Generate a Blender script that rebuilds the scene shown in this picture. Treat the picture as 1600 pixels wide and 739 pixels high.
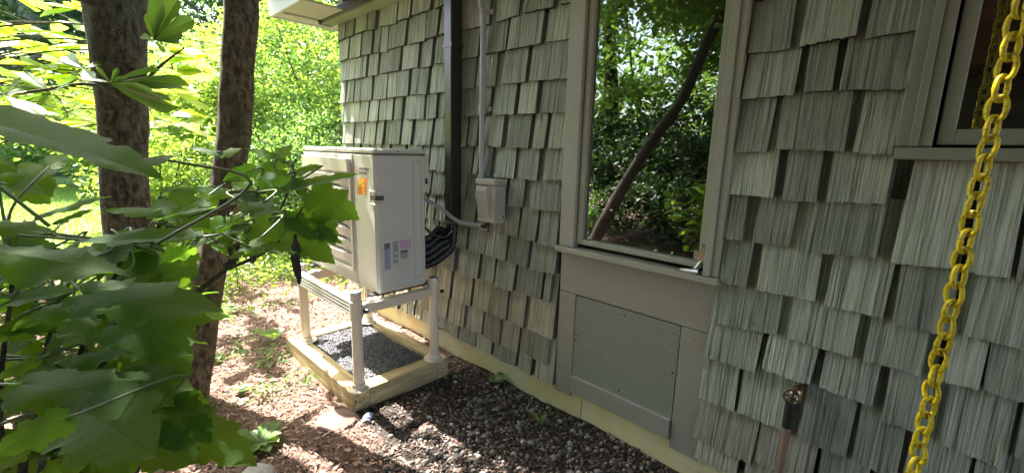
import bpy, math, random
import numpy as np
from mathutils import Vector, Matrix
# ---------------------------------------------------------------- camera, world, sun
S = bpy.context.scene
COL = S.collection
for o in list(bpy.data.objects): bpy.data.objects.remove(o)
CAM = Vector((0, 1.83, 1.41))
FW = Vector((0.684104, -0.704019, -0.190680)); RT = Vector((-0.713436, -0.700245, 0.025806)); UP = Vector((0.151691, -0.118384, 0.981313))
cam = bpy.data.cameras.new('camera'); co = bpy.data.objects.new('camera', cam); COL.objects.link(co)
m = Matrix((RT, UP, -FW)).transposed().to_4x4(); m.translation = CAM; co.matrix_world = m
cam.sensor_width = 36; cam.lens = 15.526; cam.clip_start = .02; cam.clip_end = 400
S.camera = co
S.render.resolution_x = 1024; S.render.resolution_y = 472
SUND = Vector((.63, .045, 1)).normalized()          # towards the sun
EL = math.asin(SUND.z); AZ = math.atan2(SUND.x, SUND.y)
W = bpy.data.worlds.new('World'); S.world = W; W.use_nodes = True
nt = W.node_tree; bg = nt.nodes['Background']; sk = nt.nodes.new('ShaderNodeTexSky'); sk.sky_type = 'NISHITA'
sk.sun_disc = False; sk.sun_elevation = EL; sk.sun_rotation = AZ; sk.air_density = .8; sk.dust_density = 4; sk.ozone_density = .4
nt.links.new(sk.outputs[0], bg.inputs[0]); bg.inputs[1].default_value = .15
sl = bpy.data.lights.new('sun', 'SUN'); sl.energy = 5.0; sl.angle = math.radians(.5); sl.color = (1, .95, .86)
so = bpy.data.objects.new('sun', sl); COL.objects.link(so); so.rotation_euler = SUND.to_track_quat('Z', 'Y').to_euler()
S.render.engine = 'CYCLES'
S.view_settings.view_transform = 'Standard'; S.view_settings.look = 'None'; S.view_settings.gamma = 1; S.view_settings.exposure = 2.85
S.cycles.max_bounces = 8; S.cycles.transparent_max_bounces = 16; S.cycles.transmission_bounces = 6; S.cycles.diffuse_bounces = 4
S.cycles.sample_clamp_indirect = 6; S.cycles.use_denoising = True
R = random.Random(7); NR = np.random.default_rng(11)

# ---------------------------------------------------------------- helpers
def tag(o, label=None, cat=None, group=None, kind=None):
    for k, v in (('label', label), ('category', cat), ('group', group), ('kind', kind)):
        if v: o[k] = v
    return o
def empty(name, loc=(0, 0, 0), rz=0):
    o = bpy.data.objects.new(name, None); o.location = loc; o.rotation_euler = (0, 0, rz); o.empty_display_size = .1; COL.objects.link(o); return o
def thing(name, label, cat, loc=(0, 0, 0), group=None, rz=0):
    return tag(empty(name, loc, rz), label, cat, group)
class MB:
    def __init__(s): s.v = []; s.f = []; s.m = []; s.uv = []
    def add(s, vs, fs, mi=0, uv=None):
        n = len(s.v); s.v += [tuple(v) for v in vs]; s.f += [tuple(i + n for i in f) for f in fs]; s.m += [mi] * len(fs)
        if uv: s.uv += list(uv)
    def box(s, x0, x1, y0, y1, z0, z1, b=0, mi=0, rot=None, org=None):
        if x0 > x1: x0, x1 = x1, x0
        if y0 > y1: y0, y1 = y1, y0
        if z0 > z1: z0, z1 = z1, z0
        if b <= 0:
            vs = [(x, y, z) for x in (x0, x1) for y in (y0, y1) for z in (z0, z1)]
            fs = [(0, 1, 3, 2), (4, 6, 7, 5), (0, 4, 5, 1), (2, 3, 7, 6), (0, 2, 6, 4), (1, 5, 7, 3)]
        else:
            # chamfered box: three vertices per corner
            vs = []; idx = {}
            for i in (0, 1):
                for j in (0, 1):
                    for k in (0, 1):
                        X = (x0, x1)[i]; Y = (y0, y1)[j]; Z = (z0, z1)[k]; a = b if i == 0 else -b; c = b if j == 0 else -b; d = b if k == 0 else -b
                        for t, p in enumerate(((X, Y + c, Z + d), (X + a, Y, Z + d), (X + a, Y + c, Z))):
                            idx[i, j, k, t] = len(vs); vs.append(p)
            g = lambda i, j, k, t: idx[i, j, k, t]
            fs = []
            for i in (0, 1): fs.append((g(i,0,0,0), g(i,1,0,0), g(i,1,1,0), g(i,0,1,0)))
            for j in (0, 1): fs.append((g(0,j,0,1), g(1,j,0,1), g(1,j,1,1), g(0,j,1,1)))
            for k in (0, 1): fs.append((g(0,0,k,2), g(1,0,k,2), g(1,1,k,2), g(0,1,k,2)))
            for j in (0, 1):
                for k in (0, 1): fs.append((g(0,j,k,1), g(1,j,k,1), g(1,j,k,2), g(0,j,k,2)))
            for i in (0, 1):
                for k in (0, 1): fs.append((g(i,0,k,0), g(i,1,k,0), g(i,1,k,2), g(i,0,k,2)))
            for i in (0, 1):
                for j in (0, 1): fs.append((g(i,j,0,0), g(i,j,1,0), g(i,j,1,1), g(i,j,0,1)))
            for i in (0, 1):
                for j in (0, 1):
                    for k in (0, 1): fs.append((g(i,j,k,0), g(i,j,k,1), g(i,j,k,2)))
        if rot is not None:
            o = Vector(org or ((x0+x1)/2, (y0+y1)/2, (z0+z1)/2)); vs = [tuple(rot @ (Vector(v) - o) + o) for v in vs]
        s.add(vs, fs, mi)
    def tube(s, pts, r, n=10, mi=0, caps=True, rr=None):
        pts = [Vector(p) for p in pts]; k = len(pts); base = len(s.v); vs = []
        prev = None
        for i, p in enumerate(pts):
            d = (pts[min(i+1, k-1)] - pts[max(i-1, 0)]).normalized()
            if prev is None:
                a = d.cross(Vector((0, 0, 1)));
                if a.length < .1: a = d.cross(Vector((1, 0, 0)))
            else: a = prev - d * prev.dot(d)
            a.normalize(); prev = a; b = d.cross(a)
            q = rr[i] if rr else r
            for j in range(n):
                t = 2 * math.pi * j / n; vs.append(p + (a * math.cos(t) + b * math.sin(t)) * q)
        fs = []
        for i in range(k - 1):
            for j in range(n): fs.append((i*n+j, i*n+(j+1) % n, (i+1)*n+(j+1) % n, (i+1)*n+j))
        if caps: fs.append(tuple(range(n))[::-1]); fs.append(tuple((k-1)*n+j for j in range(n)))
        s.add(vs, fs, mi)
    def cyl(s, p0, p1, r, n=20, mi=0, r2=None): s.tube([p0, p1], r, n, mi, rr=[r, r if r2 is None else r2])
    def lathe(s, c, prof, n=24, mi=0, axis='z'):
        vs = []
        for (r, h) in prof:
            for j in range(n):
                t = 2*math.pi*j/n; a, b = r*math.cos(t), r*math.sin(t)
                vs.append({'z': (c[0]+a, c[1]+b, c[2]+h), 'y': (c[0]+a, c[1]+h, c[2]+b), 'x': (c[0]+h, c[1]+a, c[2]+b)}[axis])
        fs = [(i*n+j, i*n+(j+1) % n, (i+1)*n+(j+1) % n, (i+1)*n+j) for i in range(len(prof)-1) for j in range(n)]
        fs.append(tuple(range(n))[::-1]); fs.append(tuple((len(prof)-1)*n+j for j in range(n)))
        s.add(vs, fs, mi)
    def quad(s, a, b, c, d, mi=0): s.add([a, b, c, d], [(0, 1, 2, 3)], mi)
    def build(s, name, mats, parent=None, loc=None, smooth=False, fixn=True):
        me = bpy.data.meshes.new(name); me.from_pydata(s.v, [], s.f)
        if not isinstance(mats, (list, tuple)): mats = [mats]
        for mt in mats: me.materials.append(mt)
        if len(mats) > 1: me.polygons.foreach_set('material_index', s.m)
        if s.uv:
            uvl = me.uv_layers.new(name='UVMap'); li = np.zeros(len(me.loops), dtype=np.int32); me.loops.foreach_get('vertex_index', li)
            u = np.array(s.uv, dtype=np.float32)[li]; uvl.data.foreach_set('uv', u.ravel())
        if fixn and len(s.f) < 60000:
            import bmesh
            bm = bmesh.new(); bm.from_mesh(me); bmesh.ops.recalc_face_normals(bm, faces=bm.faces); bm.to_mesh(me); bm.free()
        if smooth:
            me.polygons.foreach_set('use_smooth', [True]*len(me.polygons))
            if smooth != 'all':
                import bmesh
                bm = bmesh.new(); bm.from_mesh(me)
                for e in bm.edges:
                    if len(e.link_faces) == 2 and e.calc_face_angle(0) > math.radians(38): e.smooth = False
                bm.to_mesh(me); bm.free()
        me.update()
        o = bpy.data.objects.new(name, me); COL.objects.link(o)
        if loc is not None: o.location = loc
        if parent is not None:
            o.parent = parent
            if loc is None:      # vertices given in world space: shift into the parent's frame
                o.matrix_parent_inverse = Matrix.Translation(-Vector(world_loc(parent)))
        return o
def world_loc(o):
    p = Vector((0, 0, 0))
    while o is not None:
        p += Vector(o.location) if not o.get('_w') else Vector((0, 0, 0))
        if o.type != 'EMPTY' and tuple(o.location) == (0, 0, 0): return Vector((0, 0, 0))
        o = o.parent
    return p
def mesh_np(name, V, F, mat, parent=None, uv=None, smooth=False):
    me = bpy.data.meshes.new(name); V = np.asarray(V, dtype=np.float32); F = np.asarray(F, dtype=np.int32); k = F.shape[1]
    me.vertices.add(len(V)); me.vertices.foreach_set('co', V.ravel())
    me.loops.add(F.size); me.loops.foreach_set('vertex_index', F.ravel())
    me.polygons.add(len(F)); me.polygons.foreach_set('loop_start', np.arange(0, F.size, k, dtype=np.int32)); me.polygons.foreach_set('loop_total', np.full(len(F), k, dtype=np.int32))
    if smooth: me.polygons.foreach_set('use_smooth', np.ones(len(F), dtype=bool))
    if uv is not None:
        l = me.uv_layers.new(name='UVMap'); l.data.foreach_set('uv', np.asarray(uv, dtype=np.float32)[F.ravel()].ravel())
    me.materials.append(mat); me.update(calc_edges=True); me.validate()
    o = bpy.data.objects.new(name, me); COL.objects.link(o)
    if parent is not None: o.parent = parent; o.matrix_parent_inverse = Matrix.Translation(-Vector(world_loc(parent)))
    return o
def spline(P, n=8):
    P = [Vector(p) for p in P]; P = [P[0]*2-P[1]] + P + [P[-1]*2-P[-2]]; out = []
    for i in range(1, len(P)-2):
        for j in range(n):
            t = j/n; a, b, c, d = P[i-1:i+3]
            out.append(.5*((2*b)+(c-a)*t+(2*a-5*b+4*c-d)*t*t+(3*b-a-3*c+d)*t**3))
    out.append(P[-2]); return out

# ---------------------------------------------------------------- materials
class NT:
    def __init__(s, name):
        s.m = bpy.data.materials.new(name); s.m.use_nodes = True; s.t = s.m.node_tree; s.b = s.t.nodes['Principled BSDF']; s.out = s.t.nodes['Material Output']
    def n(s, ty, **k):
        q = s.t.nodes.new(ty)
        for a, v in k.items():
            if a[0] == '_': q.inputs[a[1:]].default_value = v
            else: setattr(q, a, v)
        return q
    def l(s, a, b): s.t.links.new(a, b)
    def coord(s, scale=(1, 1, 1), kind='Object', rnd=False):
        tc = s.n('ShaderNodeTexCoord'); mp = s.n('ShaderNodeMapping'); mp.inputs['Scale'].default_value = scale; s.l(tc.outputs[kind], mp.inputs[0])
        if rnd:
            oi = s.n('ShaderNodeObjectInfo'); mu = s.n('ShaderNodeMath', operation='MULTIPLY'); mu.inputs[1].default_value = 57; s.l(oi.outputs['Random'], mu.inputs[0]); s.l(mu.outputs[0], mp.inputs['Location'])
        return mp.outputs[0]
    def noise(s, vec, scale, detail=4, rough=.55): 
        q = s.n('ShaderNodeTexNoise'); q.inputs['Scale'].default_value = scale; q.inputs['Detail'].default_value = detail; q.inputs['Roughness'].default_value = rough
        if vec is not None: s.l(vec, q.inputs['Vector'])
        return q.outputs['Fac']
    def ramp(s, fac, stops):
        q = s.n('ShaderNodeValToRGB'); e = q.color_ramp.elements
        while len(e) < len(stops): e.new(.5)
        for i, (p, c) in enumerate(stops): e[i].position = p; e[i].color = (*c, 1) if len(c) == 3 else c
        s.l(fac, q.inputs[0]); return q.outputs[0]
    def mix(s, fac, a, b, mode='MIX'):
        q = s.n('ShaderNodeMix', data_type='RGBA', blend_type=mode)
        for k, v in ((0, fac), (6, a), (7, b)):
            if hasattr(v, 'links'): s.l(v, q.inputs[k])
            elif k == 0: q.inputs[0].default_value = v
            else: q.inputs[k].default_value = (*v, 1)
        return q.outputs[2]
    def bump(s, h, strength=.3, dist=.01, prev=None):
        q = s.n('ShaderNodeBump'); q.inputs['Strength'].default_value = strength; q.inputs['Distance'].default_value = dist; s.l(h, q.inputs['Height'])
        if prev is not None: s.l(prev, q.inputs['Normal'])
        s.l(q.outputs[0], s.b.inputs['Normal']); return q.outputs[0]
    def col(s, c):
        if hasattr(c, 'links'): s.l(c, s.b.inputs['Base Color'])
        else: s.b.inputs['Base Color'].default_value = (*c, 1)
    def set(s, **k):
        for a, v in k.items(): s.b.inputs[a.replace('_', ' ')].default_value = v
        return s.m
def paint(name, c, rough=.5, var=.12, bumps=.05, scale=30, metal=0, dirt=None):
    t = NT(name); v = t.coord(); f = t.noise(v, scale, 5); f2 = t.noise(v, 3.3, 3)
    a = t.mix(f, [x*(1-var) for x in c], [min(1, x*(1+var)) for x in c]); 
    a = t.mix(t.ramp(f2, [(.4, (0, 0, 0)), (.75, (.5, .5, .5))]), a, dirt or [x*.75 for x in c])
    t.col(a); t.bump(f, bumps, .004); return t.set(Roughness=rough, Metallic=metal)
def wood_paint(name, c, grain=(55, 55, 4), depth=.5, var=.25, rough=.75, rnd=True, light=None):
    t = NT(name); v = t.coord(grain, rnd=rnd); f = t.noise(v, 1.0, 6, .6); fine = t.noise(t.coord(tuple(q*(2.4 if q > 9 else 1.5) for q in grain), rnd=rnd), 1.2, 5, .6)
    v2 = t.coord((1, 1, 1), rnd=rnd); blot = t.noise(t.coord((9, 2, 4), rnd=rnd), 1, 3); broad = t.noise(t.coord((22, 2, 2), rnd=rnd), 1, 3); patch = t.noise(v2, 26, 6, .7)
    hi = light or [min(1, x*1.35) for x in c]
    a = t.mix(t.ramp(f, [(.36, (0, 0, 0)), (.56, (1, 1, 1))]), [x*.78 for x in c], c)
    a = t.mix(t.ramp(fine, [(.48, (0, 0, 0)), (.60, (.8, .8, .8))]), a, hi)
    a = t.mix(t.ramp(fine, [(.36, (.85, .85, .85)), (.42, (0, 0, 0))]), a, [x*.36 for x in c])
    a = t.mix(t.ramp(broad, [(.56, (0, 0, 0)), (.72, (.4, .4, .4))]), a, [c[0]*.66, c[1]*.68, c[2]*.72])
    a = t.mix(t.ramp(blot, [(.28, (.5, .5, .5)), (.50, (0, 0, 0))]), a, hi)
    a = t.mix(t.ramp(patch, [(.66, (0, 0, 0)), (.72, (.5, .5, .5))]), a, [.17, .14, .11])
    if rnd:
        oi = t.n('ShaderNodeObjectInfo'); hs = t.n('ShaderNodeHueSaturation'); mr = t.n('ShaderNodeMapRange'); mr.inputs[3].default_value = .68; mr.inputs[4].default_value = 1.25
        t.l(oi.outputs['Random'], mr.inputs[0]); t.l(mr.outputs[0], hs.inputs['Value']); t.l(a, hs.inputs['Color']); a = hs.outputs[0]
    t.col(a); b = t.bump(f, depth, .010); t.bump(fine, depth*.7, .003, b); return t.set(Roughness=rough)
M = {}
M['shingle'] = wood_paint('weathered_green_shingle', (.30, .337, .272), grain=(95, .5, 1.6), depth=1.0, light=(.53, .57, .48))
M['shingle_tan'] = wood_paint('low_tan_shingle', (.36, .35, .265), grain=(95, .5, 1.6), depth=1.0, light=(.55, .53, .43))  # tan tone for the lower shingles
M['shingle_edge'] = paint('shaded_shingle_edge', (.13, .135, .115), .9, .3, .3, 80)  # side faces darkened in the colour to deepen the shade in the gaps
M['sheathing'] = wood_paint('dark_sheathing', (.11, .12, .09), rnd=False)
M['trim'] = paint('taupe_green_trim', (.36, .37, .305), .5, .06, .08, 60)
M['trim_dark'] = paint('window_trim_green', (.26, .275, .215), .42, .08, .06, 60)
M['board'] = paint('taupe_skirt_board', (.32, .315, .26), .55, .05, .06, 30, dirt=(.28, .275, .235))
def plywood():
    t = NT('green_plywood'); v = t.coord((1, 1, 1)); w = t.n('ShaderNodeTexWave', wave_type='BANDS', bands_direction='Z'); w.inputs['Scale'].default_value = 9; w.inputs['Distortion'].default_value = 14
    w.inputs['Detail'].default_value = 4; w.inputs['Detail Scale'].default_value = 1.4
    mp = t.coord((.9, 1, 2.6)); t.l(mp, w.inputs[0]); n = t.noise(t.coord((6, 1, 60)), 3, 6)
    a = t.mix(w.outputs[1], (.22, .24, .20), (.26, .28, .235)); a = t.mix(t.ramp(n, [(.4, (0, 0, 0)), (.8, (.5, .5, .5))]), a, (.31, .32, .28)); t.col(a); t.bump(w.outputs[1], .35, .002); return t.set(Roughness=.7)
M['plywood'] = plywood()
M['duct'] = paint('dark_brown_duct', (.035, .032, .026), .28, .1, .02, 20)
M['eave_dark'] = paint('dark_eave_paint', (.075, .075, .06), .5)
M['soffit'] = paint('cream_soffit', (.52, .53, .42), .6, .05)
M['fascia'] = paint('white_fascia', (.62, .66, .62), .5, .05)
M['frieze'] = paint('olive_frieze', (.3, .34, .2), .5, .08)
M['found'] = None
def foundation():
    t = NT('cream_concrete'); v = t.coord(); f = t.noise(v, 45, 8, .7); g = t.noise(v, 5, 4); s_ = t.noise(t.coord((1, 1, 3)), 14, 5, .7)
    a = t.mix(f, (.64, .54, .23), (.82, .71, .34)); a = t.mix(t.ramp(g, [(.35, (0, 0, 0)), (.7, (.6, .6, .6))]), a, (.74, .72, .58)); a = t.mix(t.ramp(s_, [(.62, (0, 0, 0)), (.72, (.9, .9, .9))]), a, (.22, .19, .11))
    t.col(a); t.bump(f, .6, .006); return t.set(Roughness=.85)
M['found'] = foundation()
M['cabinet'] = paint('ivory_cabinet_metal', (.62, .61, .55), .38, .02, .015, 90)
M['cabinet_grey'] = paint('ivory_cabinet_seam', (.10, .10, .09), .6)
M['grille'] = paint('ivory_grille_plastic', (.72, .66, .58), .42, .02, .01, 90)
M['black'] = paint('black_rubber', (.018, .018, .018), .45, .1, .2, 120)
M['hose'] = paint('black_hose_wrap', (.014, .014, .015), .25, .1, .6, 160)
M['postc'] = paint('cream_powdercoat', (.74, .64, .50), .38, .03)
M['galv'] = paint('galvanised_steel', (.62, .62, .60), .34, .1, .03, 60, metal=.6)
M['grey_pvc'] = paint('grey_pvc', (.30, .33, .36), .38, .04)
M['boxgrey'] = paint('grey_steel_box', (.42, .42, .38), .4, .03)
M['conduit'] = paint('grey_conduit', (.40, .42, .43), .35, .05, .02, 60)
M['chrome'] = paint('nickel', (.65, .65, .62), .16, .05, .01, 40, metal=.95)
M['brass'] = paint('old_brass', (.45, .30, .16), .35, .2, .05, 60, metal=.8)
M['copper'] = paint('copper_pipe', (.33, .21, .155), .5, .35, .1, 50, metal=.35)
M['stone'] = paint('grey_stone', (.22, .22, .2), .8, .3, .5, 30)
M['white'] = paint('white_plastic', (.75, .75, .72), .4)
M['blue'] = paint('blue_stripe', (.12, .18, .4), .4)
def lumber():
    t = NT('pine_lumber'); v = t.coord((3, 38, 38), rnd=True); f = t.noise(v, 1.2, 6); g = t.noise(t.coord((1, 1, 1), rnd=True), 7, 3)
    a = t.mix(t.ramp(f, [(.35, (0, 0, 0)), (.7, (1, 1, 1))]), (.30, .22, .10), (.62, .51, .28)); a = t.mix(t.ramp(g, [(.5, (0, 0, 0)), (.8, (.5, .5, .5))]), a, (.46, .45, .25)); t.col(a); t.bump(f, .3, .003); return t.set(Roughness=.75)
M['lumber'] = lumber()
def yellow():
    t = NT('yellow_plastic_chain'); v = t.coord((1, 1, 1), rnd=True); f = t.noise(v, 130, 5, .7); g = t.noise(v, 40, 4, .7)
    a = t.mix(t.ramp(g, [(.3, (0, 0, 0)), (.65, (1, 1, 1))]), (.50, .37, .01), (.82, .66, .012)); a = t.mix(t.ramp(f, [(.54, (0, 0, 0)), (.62, (.85, .85, .85))]), a, (.13, .10, .02))
    t.col(a); t.bump(f, .3, .001); return t.set(Roughness=.42)
M['yellow'] = yellow()
def flat(name, c, rough=.5):
    t = NT(name); t.col(c); return t.set(Roughness=rough)
M['red'] = flat('logo_red', (.62, .04, .03)); M['ink'] = flat('grey_ink', (.12, .12, .13)); M['orange'] = flat('orange_print', (.80, .19, .02)); M['ylw'] = flat('yellow_print', (.85, .62, .03))
M['label'] = flat('label_paper', (.42, .45, .52)); M['pink'] = flat('pink_label', (.62, .45, .58)); M['paper'] = flat('grey_paper', (.45, .45, .43)); M['inkblue'] = flat('blue_ink', (.10, .13, .25)); M['inkpink'] = flat('pink_ink', (.42, .18, .4))
def leafmat(name, c1, c2, trans, tw=.45, rough=.42, veins=False, island=True, spec=.5, pale=None):
    t = NT(name)
    if island: g = t.n('ShaderNodeNewGeometry'); rnd = g.outputs['Random Per Island']
    else: oi = t.n('ShaderNodeObjectInfo'); rnd = oi.outputs['Random']
    a = t.mix(rnd, c1, c2); tr = t.mix(rnd, trans, [trans[0]*.8, trans[1]*.9, trans[2]])
    if veins:
        uv = t.n('ShaderNodeTexCoord'); sp = t.n('ShaderNodeSeparateXYZ'); t.l(uv.outputs['UV'], sp.inputs[0])
        # u: base to tip, v: 0 at the midrib, 1 at the margin (side veins run up and outwards)
        ab = t.n('ShaderNodeMath', operation='ABSOLUTE'); t.l(sp.outputs[1], ab.inputs[0])
        m1 = t.n('ShaderNodeMath', operation='MULTIPLY'); m1.inputs[1].default_value = .55; t.l(ab.outputs[0], m1.inputs[0])
        su = t.n('ShaderNodeMath', operation='SUBTRACT'); t.l(sp.outputs[0], su.inputs[0]); t.l(m1.outputs[0], su.inputs[1])
        m2 = t.n('ShaderNodeMath', operation='MULTIPLY'); m2.inputs[1].default_value = veins; t.l(su.outputs[0], m2.inputs[0])
        fr = t.n('ShaderNodeMath', operation='FRACT'); t.l(m2.outputs[0], fr.inputs[0])
        pp = t.n('ShaderNodeMath', operation='PINGPONG'); pp.inputs[1].default_value = .5; t.l(fr.outputs[0], pp.inputs[0])
        vein = t.ramp(pp.outputs[0], [(0, (1, 1, 1)), (.055, (0, 0, 0))]); mid = t.ramp(ab.outputs[0], [(0, (1, 1, 1)), (.035, (0, 0, 0))])
        vv = t.mix(1, vein, mid, 'LIGHTEN'); f = t.noise(t.coord(), 240, 3)
        bl = t.noise(t.coord(rnd=True), 22, 3)
        a = t.mix(t.ramp(bl, [(.35, (0, 0, 0)), (.7, (.6, .6, .6))]), a, [x*.7 for x in c1])
        vf = t.mix(1, vv, (.8, .8, .8), 'MULTIPLY'); sp_ = t.noise(t.coord(rnd=True), 60, 4, .7); a = t.mix(t.ramp(sp_, [(.68, (0, 0, 0)), (.72, (.8, .8, .8))]), a, (.12, .08, .03)); a = t.mix(vf, a, [min(1, x*1.6+.02) for x in c2]); tr = t.mix(vv, tr, [x*.45 for x in trans])
        h = t.mix(.82, f, pp.outputs[0]); t.bump(h, .22, .003)
    t.col(a); t.b.inputs['Roughness'].default_value = rough; t.b.inputs['Specular IOR Level'].default_value = spec
    tl = t.n('ShaderNodeBsdfTranslucent'); t.l(tr, tl.inputs[0]); mx = t.n('ShaderNodeMixShader'); mx.inputs[0].default_value = tw
    t.l(t.b.outputs[0], mx.inputs[1]); t.l(tl.outputs[0], mx.inputs[2]); t.l(mx.outputs[0], t.out.inputs[0]); return t.m
M['hyd'] = leafmat('hydrangea_leaf', (.030, .085, .016), (.055, .125, .022), (.34, .62, .03), .5, .6, veins=7, island=False, spec=.22)
M['mag'] = leafmat('magnolia_leaf', (.05, .12, .02), (.06, .12, .02), (.22, .38, .03), .42, .45, veins=9, island=False)
M['mag_lit'] = leafmat('backlit_magnolia_leaf', (.09, .18, .02), (.15, .24, .03), (.62, .78, .06), .6, .4, veins=9, island=False)  # brighter copy of the magnolia leaf, backlight put into its colour
M['bush'] = leafmat('bright_shrub_leaf', (.05, .12, .02), (.13, .22, .035), (.40, .55, .06), .46)
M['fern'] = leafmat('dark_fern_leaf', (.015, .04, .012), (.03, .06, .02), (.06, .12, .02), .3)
M['bush2'] = leafmat('mid_green_leaf', (.04, .10, .025), (.08, .16, .04), (.26, .45, .07), .45)
M['wood_leaf'] = leafmat('woodland_leaf', (.03, .07, .03), (.06, .11, .045), (.14, .26, .07), .4)
M['crown'] = leafmat('crown_leaf', (.035, .08, .018), (.065, .125, .026), (.28, .45, .05), .36)
M['grass'] = leafmat('grass_blade', (.07, .16, .03), (.14, .26, .05), (.35, .5, .08), .4)
M['pinkflower'] = leafmat('pink_flower', (.7, .25, .5), (.8, .5, .7), (.8, .4, .6), .4)
M['dry'] = paint('withered_leaf', (.035, .03, .025), .8, .4)
def bark():
    t = NT('mossy_bark'); v = t.coord((1, 1, .5)); f = t.noise(v, 34, 10, .75); g = t.noise(t.coord(), 6, 5, .65); h = t.noise(t.coord((1, 1, 1.6)), 75, 8, .8); lic = t.noise(t.coord(), 22, 6, .75)
    a = t.mix(t.ramp(f, [(.43, (0, 0, 0)), (.57, (1, 1, 1))]), (.022, .018, .013), (.165, .148, .10)); a = t.mix(t.ramp(h, [(.52, (0, 0, 0)), (.66, (.7, .7, .7))]), a, (.03, .025, .018)); a = t.mix(t.ramp(g, [(.46, (0, 0, 0)), (.66, (.75, .75, .75))]), a, (.10, .105, .035)); a = t.mix(t.ramp(lic, [(.56, (0, 0, 0)), (.64, (.7, .7, .7))]), a, (.24, .23, .18))
    t.col(a); b = t.bump(f, 1, .03); t.bump(h, 1, .012, b); return t.set(Roughness=.92)
M['bark'] = bark()
M['barkgrey'] = paint('grey_trunk', (.22, .21, .2), .9, .3, .5, 8)
def island(name, stops, rough=.8, spec=.4, nz=60):
    t = NT(name); g = t.n('ShaderNodeNewGeometry'); a = t.ramp(g.outputs['Random Per Island'], stops); f = t.noise(t.coord(), nz, 3); a = t.mix(f, a, [.8, .8, .8], 'MULTIPLY'); t.col(a); t.bump(f, .2, .002); return t.set(Roughness=rough, **{'Specular IOR Level': spec})
M['chip'] = island('mulch_chips', [(0, (.05, .032, .024)), (.3, (.20, .115, .085)), (.6, (.37, .22, .17)), (.85, (.42, .26, .20)), (1, (.54, .40, .32))], .85)
M['pebble'] = island('mixed_pebbles', [(0, (.032, .026, .023)), (.4, (.085, .062, .052)), (.65, (.15, .12, .10)), (.85, (.27, .24, .215)), (1, (.46, .44, .41))], .5, .5)
M['gravel'] = island('dark_gravel', [(0, (.06, .06, .07)), (.5, (.13, .13, .145)), (1, (.25, .25, .27))], .8)
def ground():
    t = NT('mulched_soil'); v = t.coord(); f = t.noise(v, 60, 8, .75); g = t.noise(v, 1.6, 5, .6); c = t.n('ShaderNodeTexVoronoi'); c.inputs['Scale'].default_value = 70; t.l(v, c.inputs['Vector'])
    a = t.mix(f, (.04, .026, .02), (.27, .16, .12)); a = t.mix(t.ramp(c.outputs['Distance'], [(.0, (.5, .5, .5)), (.5, (0, 0, 0))]), a, (.28, .19, .15)); a = t.mix(t.ramp(g, [(.5, (0, 0, 0)), (.7, (.5, .5, .5))]), a, (.08, .10, .035))
    t.col(a); t.bump(f, 1, .02); return t.set(Roughness=.95)
M['soil'] = ground()
def lawnm():
    t = NT('lawn_turf'); v = t.coord(); f = t.noise(v, 30, 6, .7); g = t.noise(v, .6, 3); a = t.mix(f, (.12, .24, .05), (.25, .38, .10)); a = t.mix(g, a, (.30, .42, .13)); t.col(a); t.bump(f, .8, .03); return t.set(Roughness=.9)
M['lawn'] = lawnm()
def glass():
    t = NT('window_glass'); gl = t.n('ShaderNodeBsdfGlossy'); gl.inputs['Roughness'].default_value = 0; gl.inputs['Color'].default_value = (.95, 1, .95, 1)
    tr = t.n('ShaderNodeBsdfTransparent'); tr.inputs[0].default_value = (.6, .62, .6, 1); fr = t.n('ShaderNodeFresnel'); fr.inputs[0].default_value = 1.5
    mr = t.n('ShaderNodeMapRange'); mr.inputs[1].default_value = 0; mr.inputs[2].default_value = 1; mr.inputs[3].default_value = .26; mr.inputs[4].default_value = 1; t.l(fr.outputs[0], mr.inputs[0])
    f = t.noise(t.coord((1, 1, 1)), 2.2, 2); bp = t.n('ShaderNodeBump'); bp.inputs['Strength'].default_value = .05; bp.inputs['Distance'].default_value = .02; t.l(f, bp.inputs['Height']); t.l(bp.outputs[0], gl.inputs['Normal'])
    mx = t.n('ShaderNodeMixShader'); t.l(mr.outputs[0], mx.inputs[0]); t.l(tr.outputs[0], mx.inputs[1]); t.l(gl.outputs[0], mx.inputs[2]); t.l(mx.outputs[0], t.out.inputs[0]); return t.m
M['glass'] = glass()
M['room'] = paint('room_wall', (.16, .12, .09), .8); M['amber'] = paint('varnished_post', (.42, .22, .07), .4); M['leather'] = paint('black_leather', (.02, .02, .02), .35, .1, .1, 30)
M['porch'] = wood_paint('brown_porch_board', (.16, .10, .065), grain=(3, 60, 60), rnd=True)
M['chip_dark'] = island('dark_mulch_chips', [(0, (.03, .017, .012)), (.5, (.085, .045, .032)), (.85, (.19, .11, .08)), (1, (.32, .22, .17))], .85)  # darker chip tone for the strip by the foundation
M['pebble_soil'] = paint('dark_pebbly_soil', (.03, .024, .02), .95, .5, 1, 90)
M['bark_dark'] = paint('dark_trunk_bark', (.035, .028, .02), .9, .4, 1, 30)  # one dark tone for the garden tree trunks
M['shingle_butt'] = paint('shaded_shingle_butt', (.035, .034, .028), .95, .3, .3, 80)  # near-black undersides paint in the shadow line below each course
def bark2():
    m = M['bark'].copy(); m.name = 'bounce_warmed_bark'; n = [q for q in m.node_tree.nodes if q.type == 'MIX'][0]; n.inputs[6].default_value = (.05, .036, .022, 1); n.inputs[7].default_value = (.27, .205, .12, 1); return m
M['bark_warm'] = bark2()  # lighter bark copy: warm ground bounce put into the slender trunk's colour
M['tap_metal'] = paint('tarnished_tap', (.16, .15, .13), .35, .3, .1, 60, metal=.8)

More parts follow.
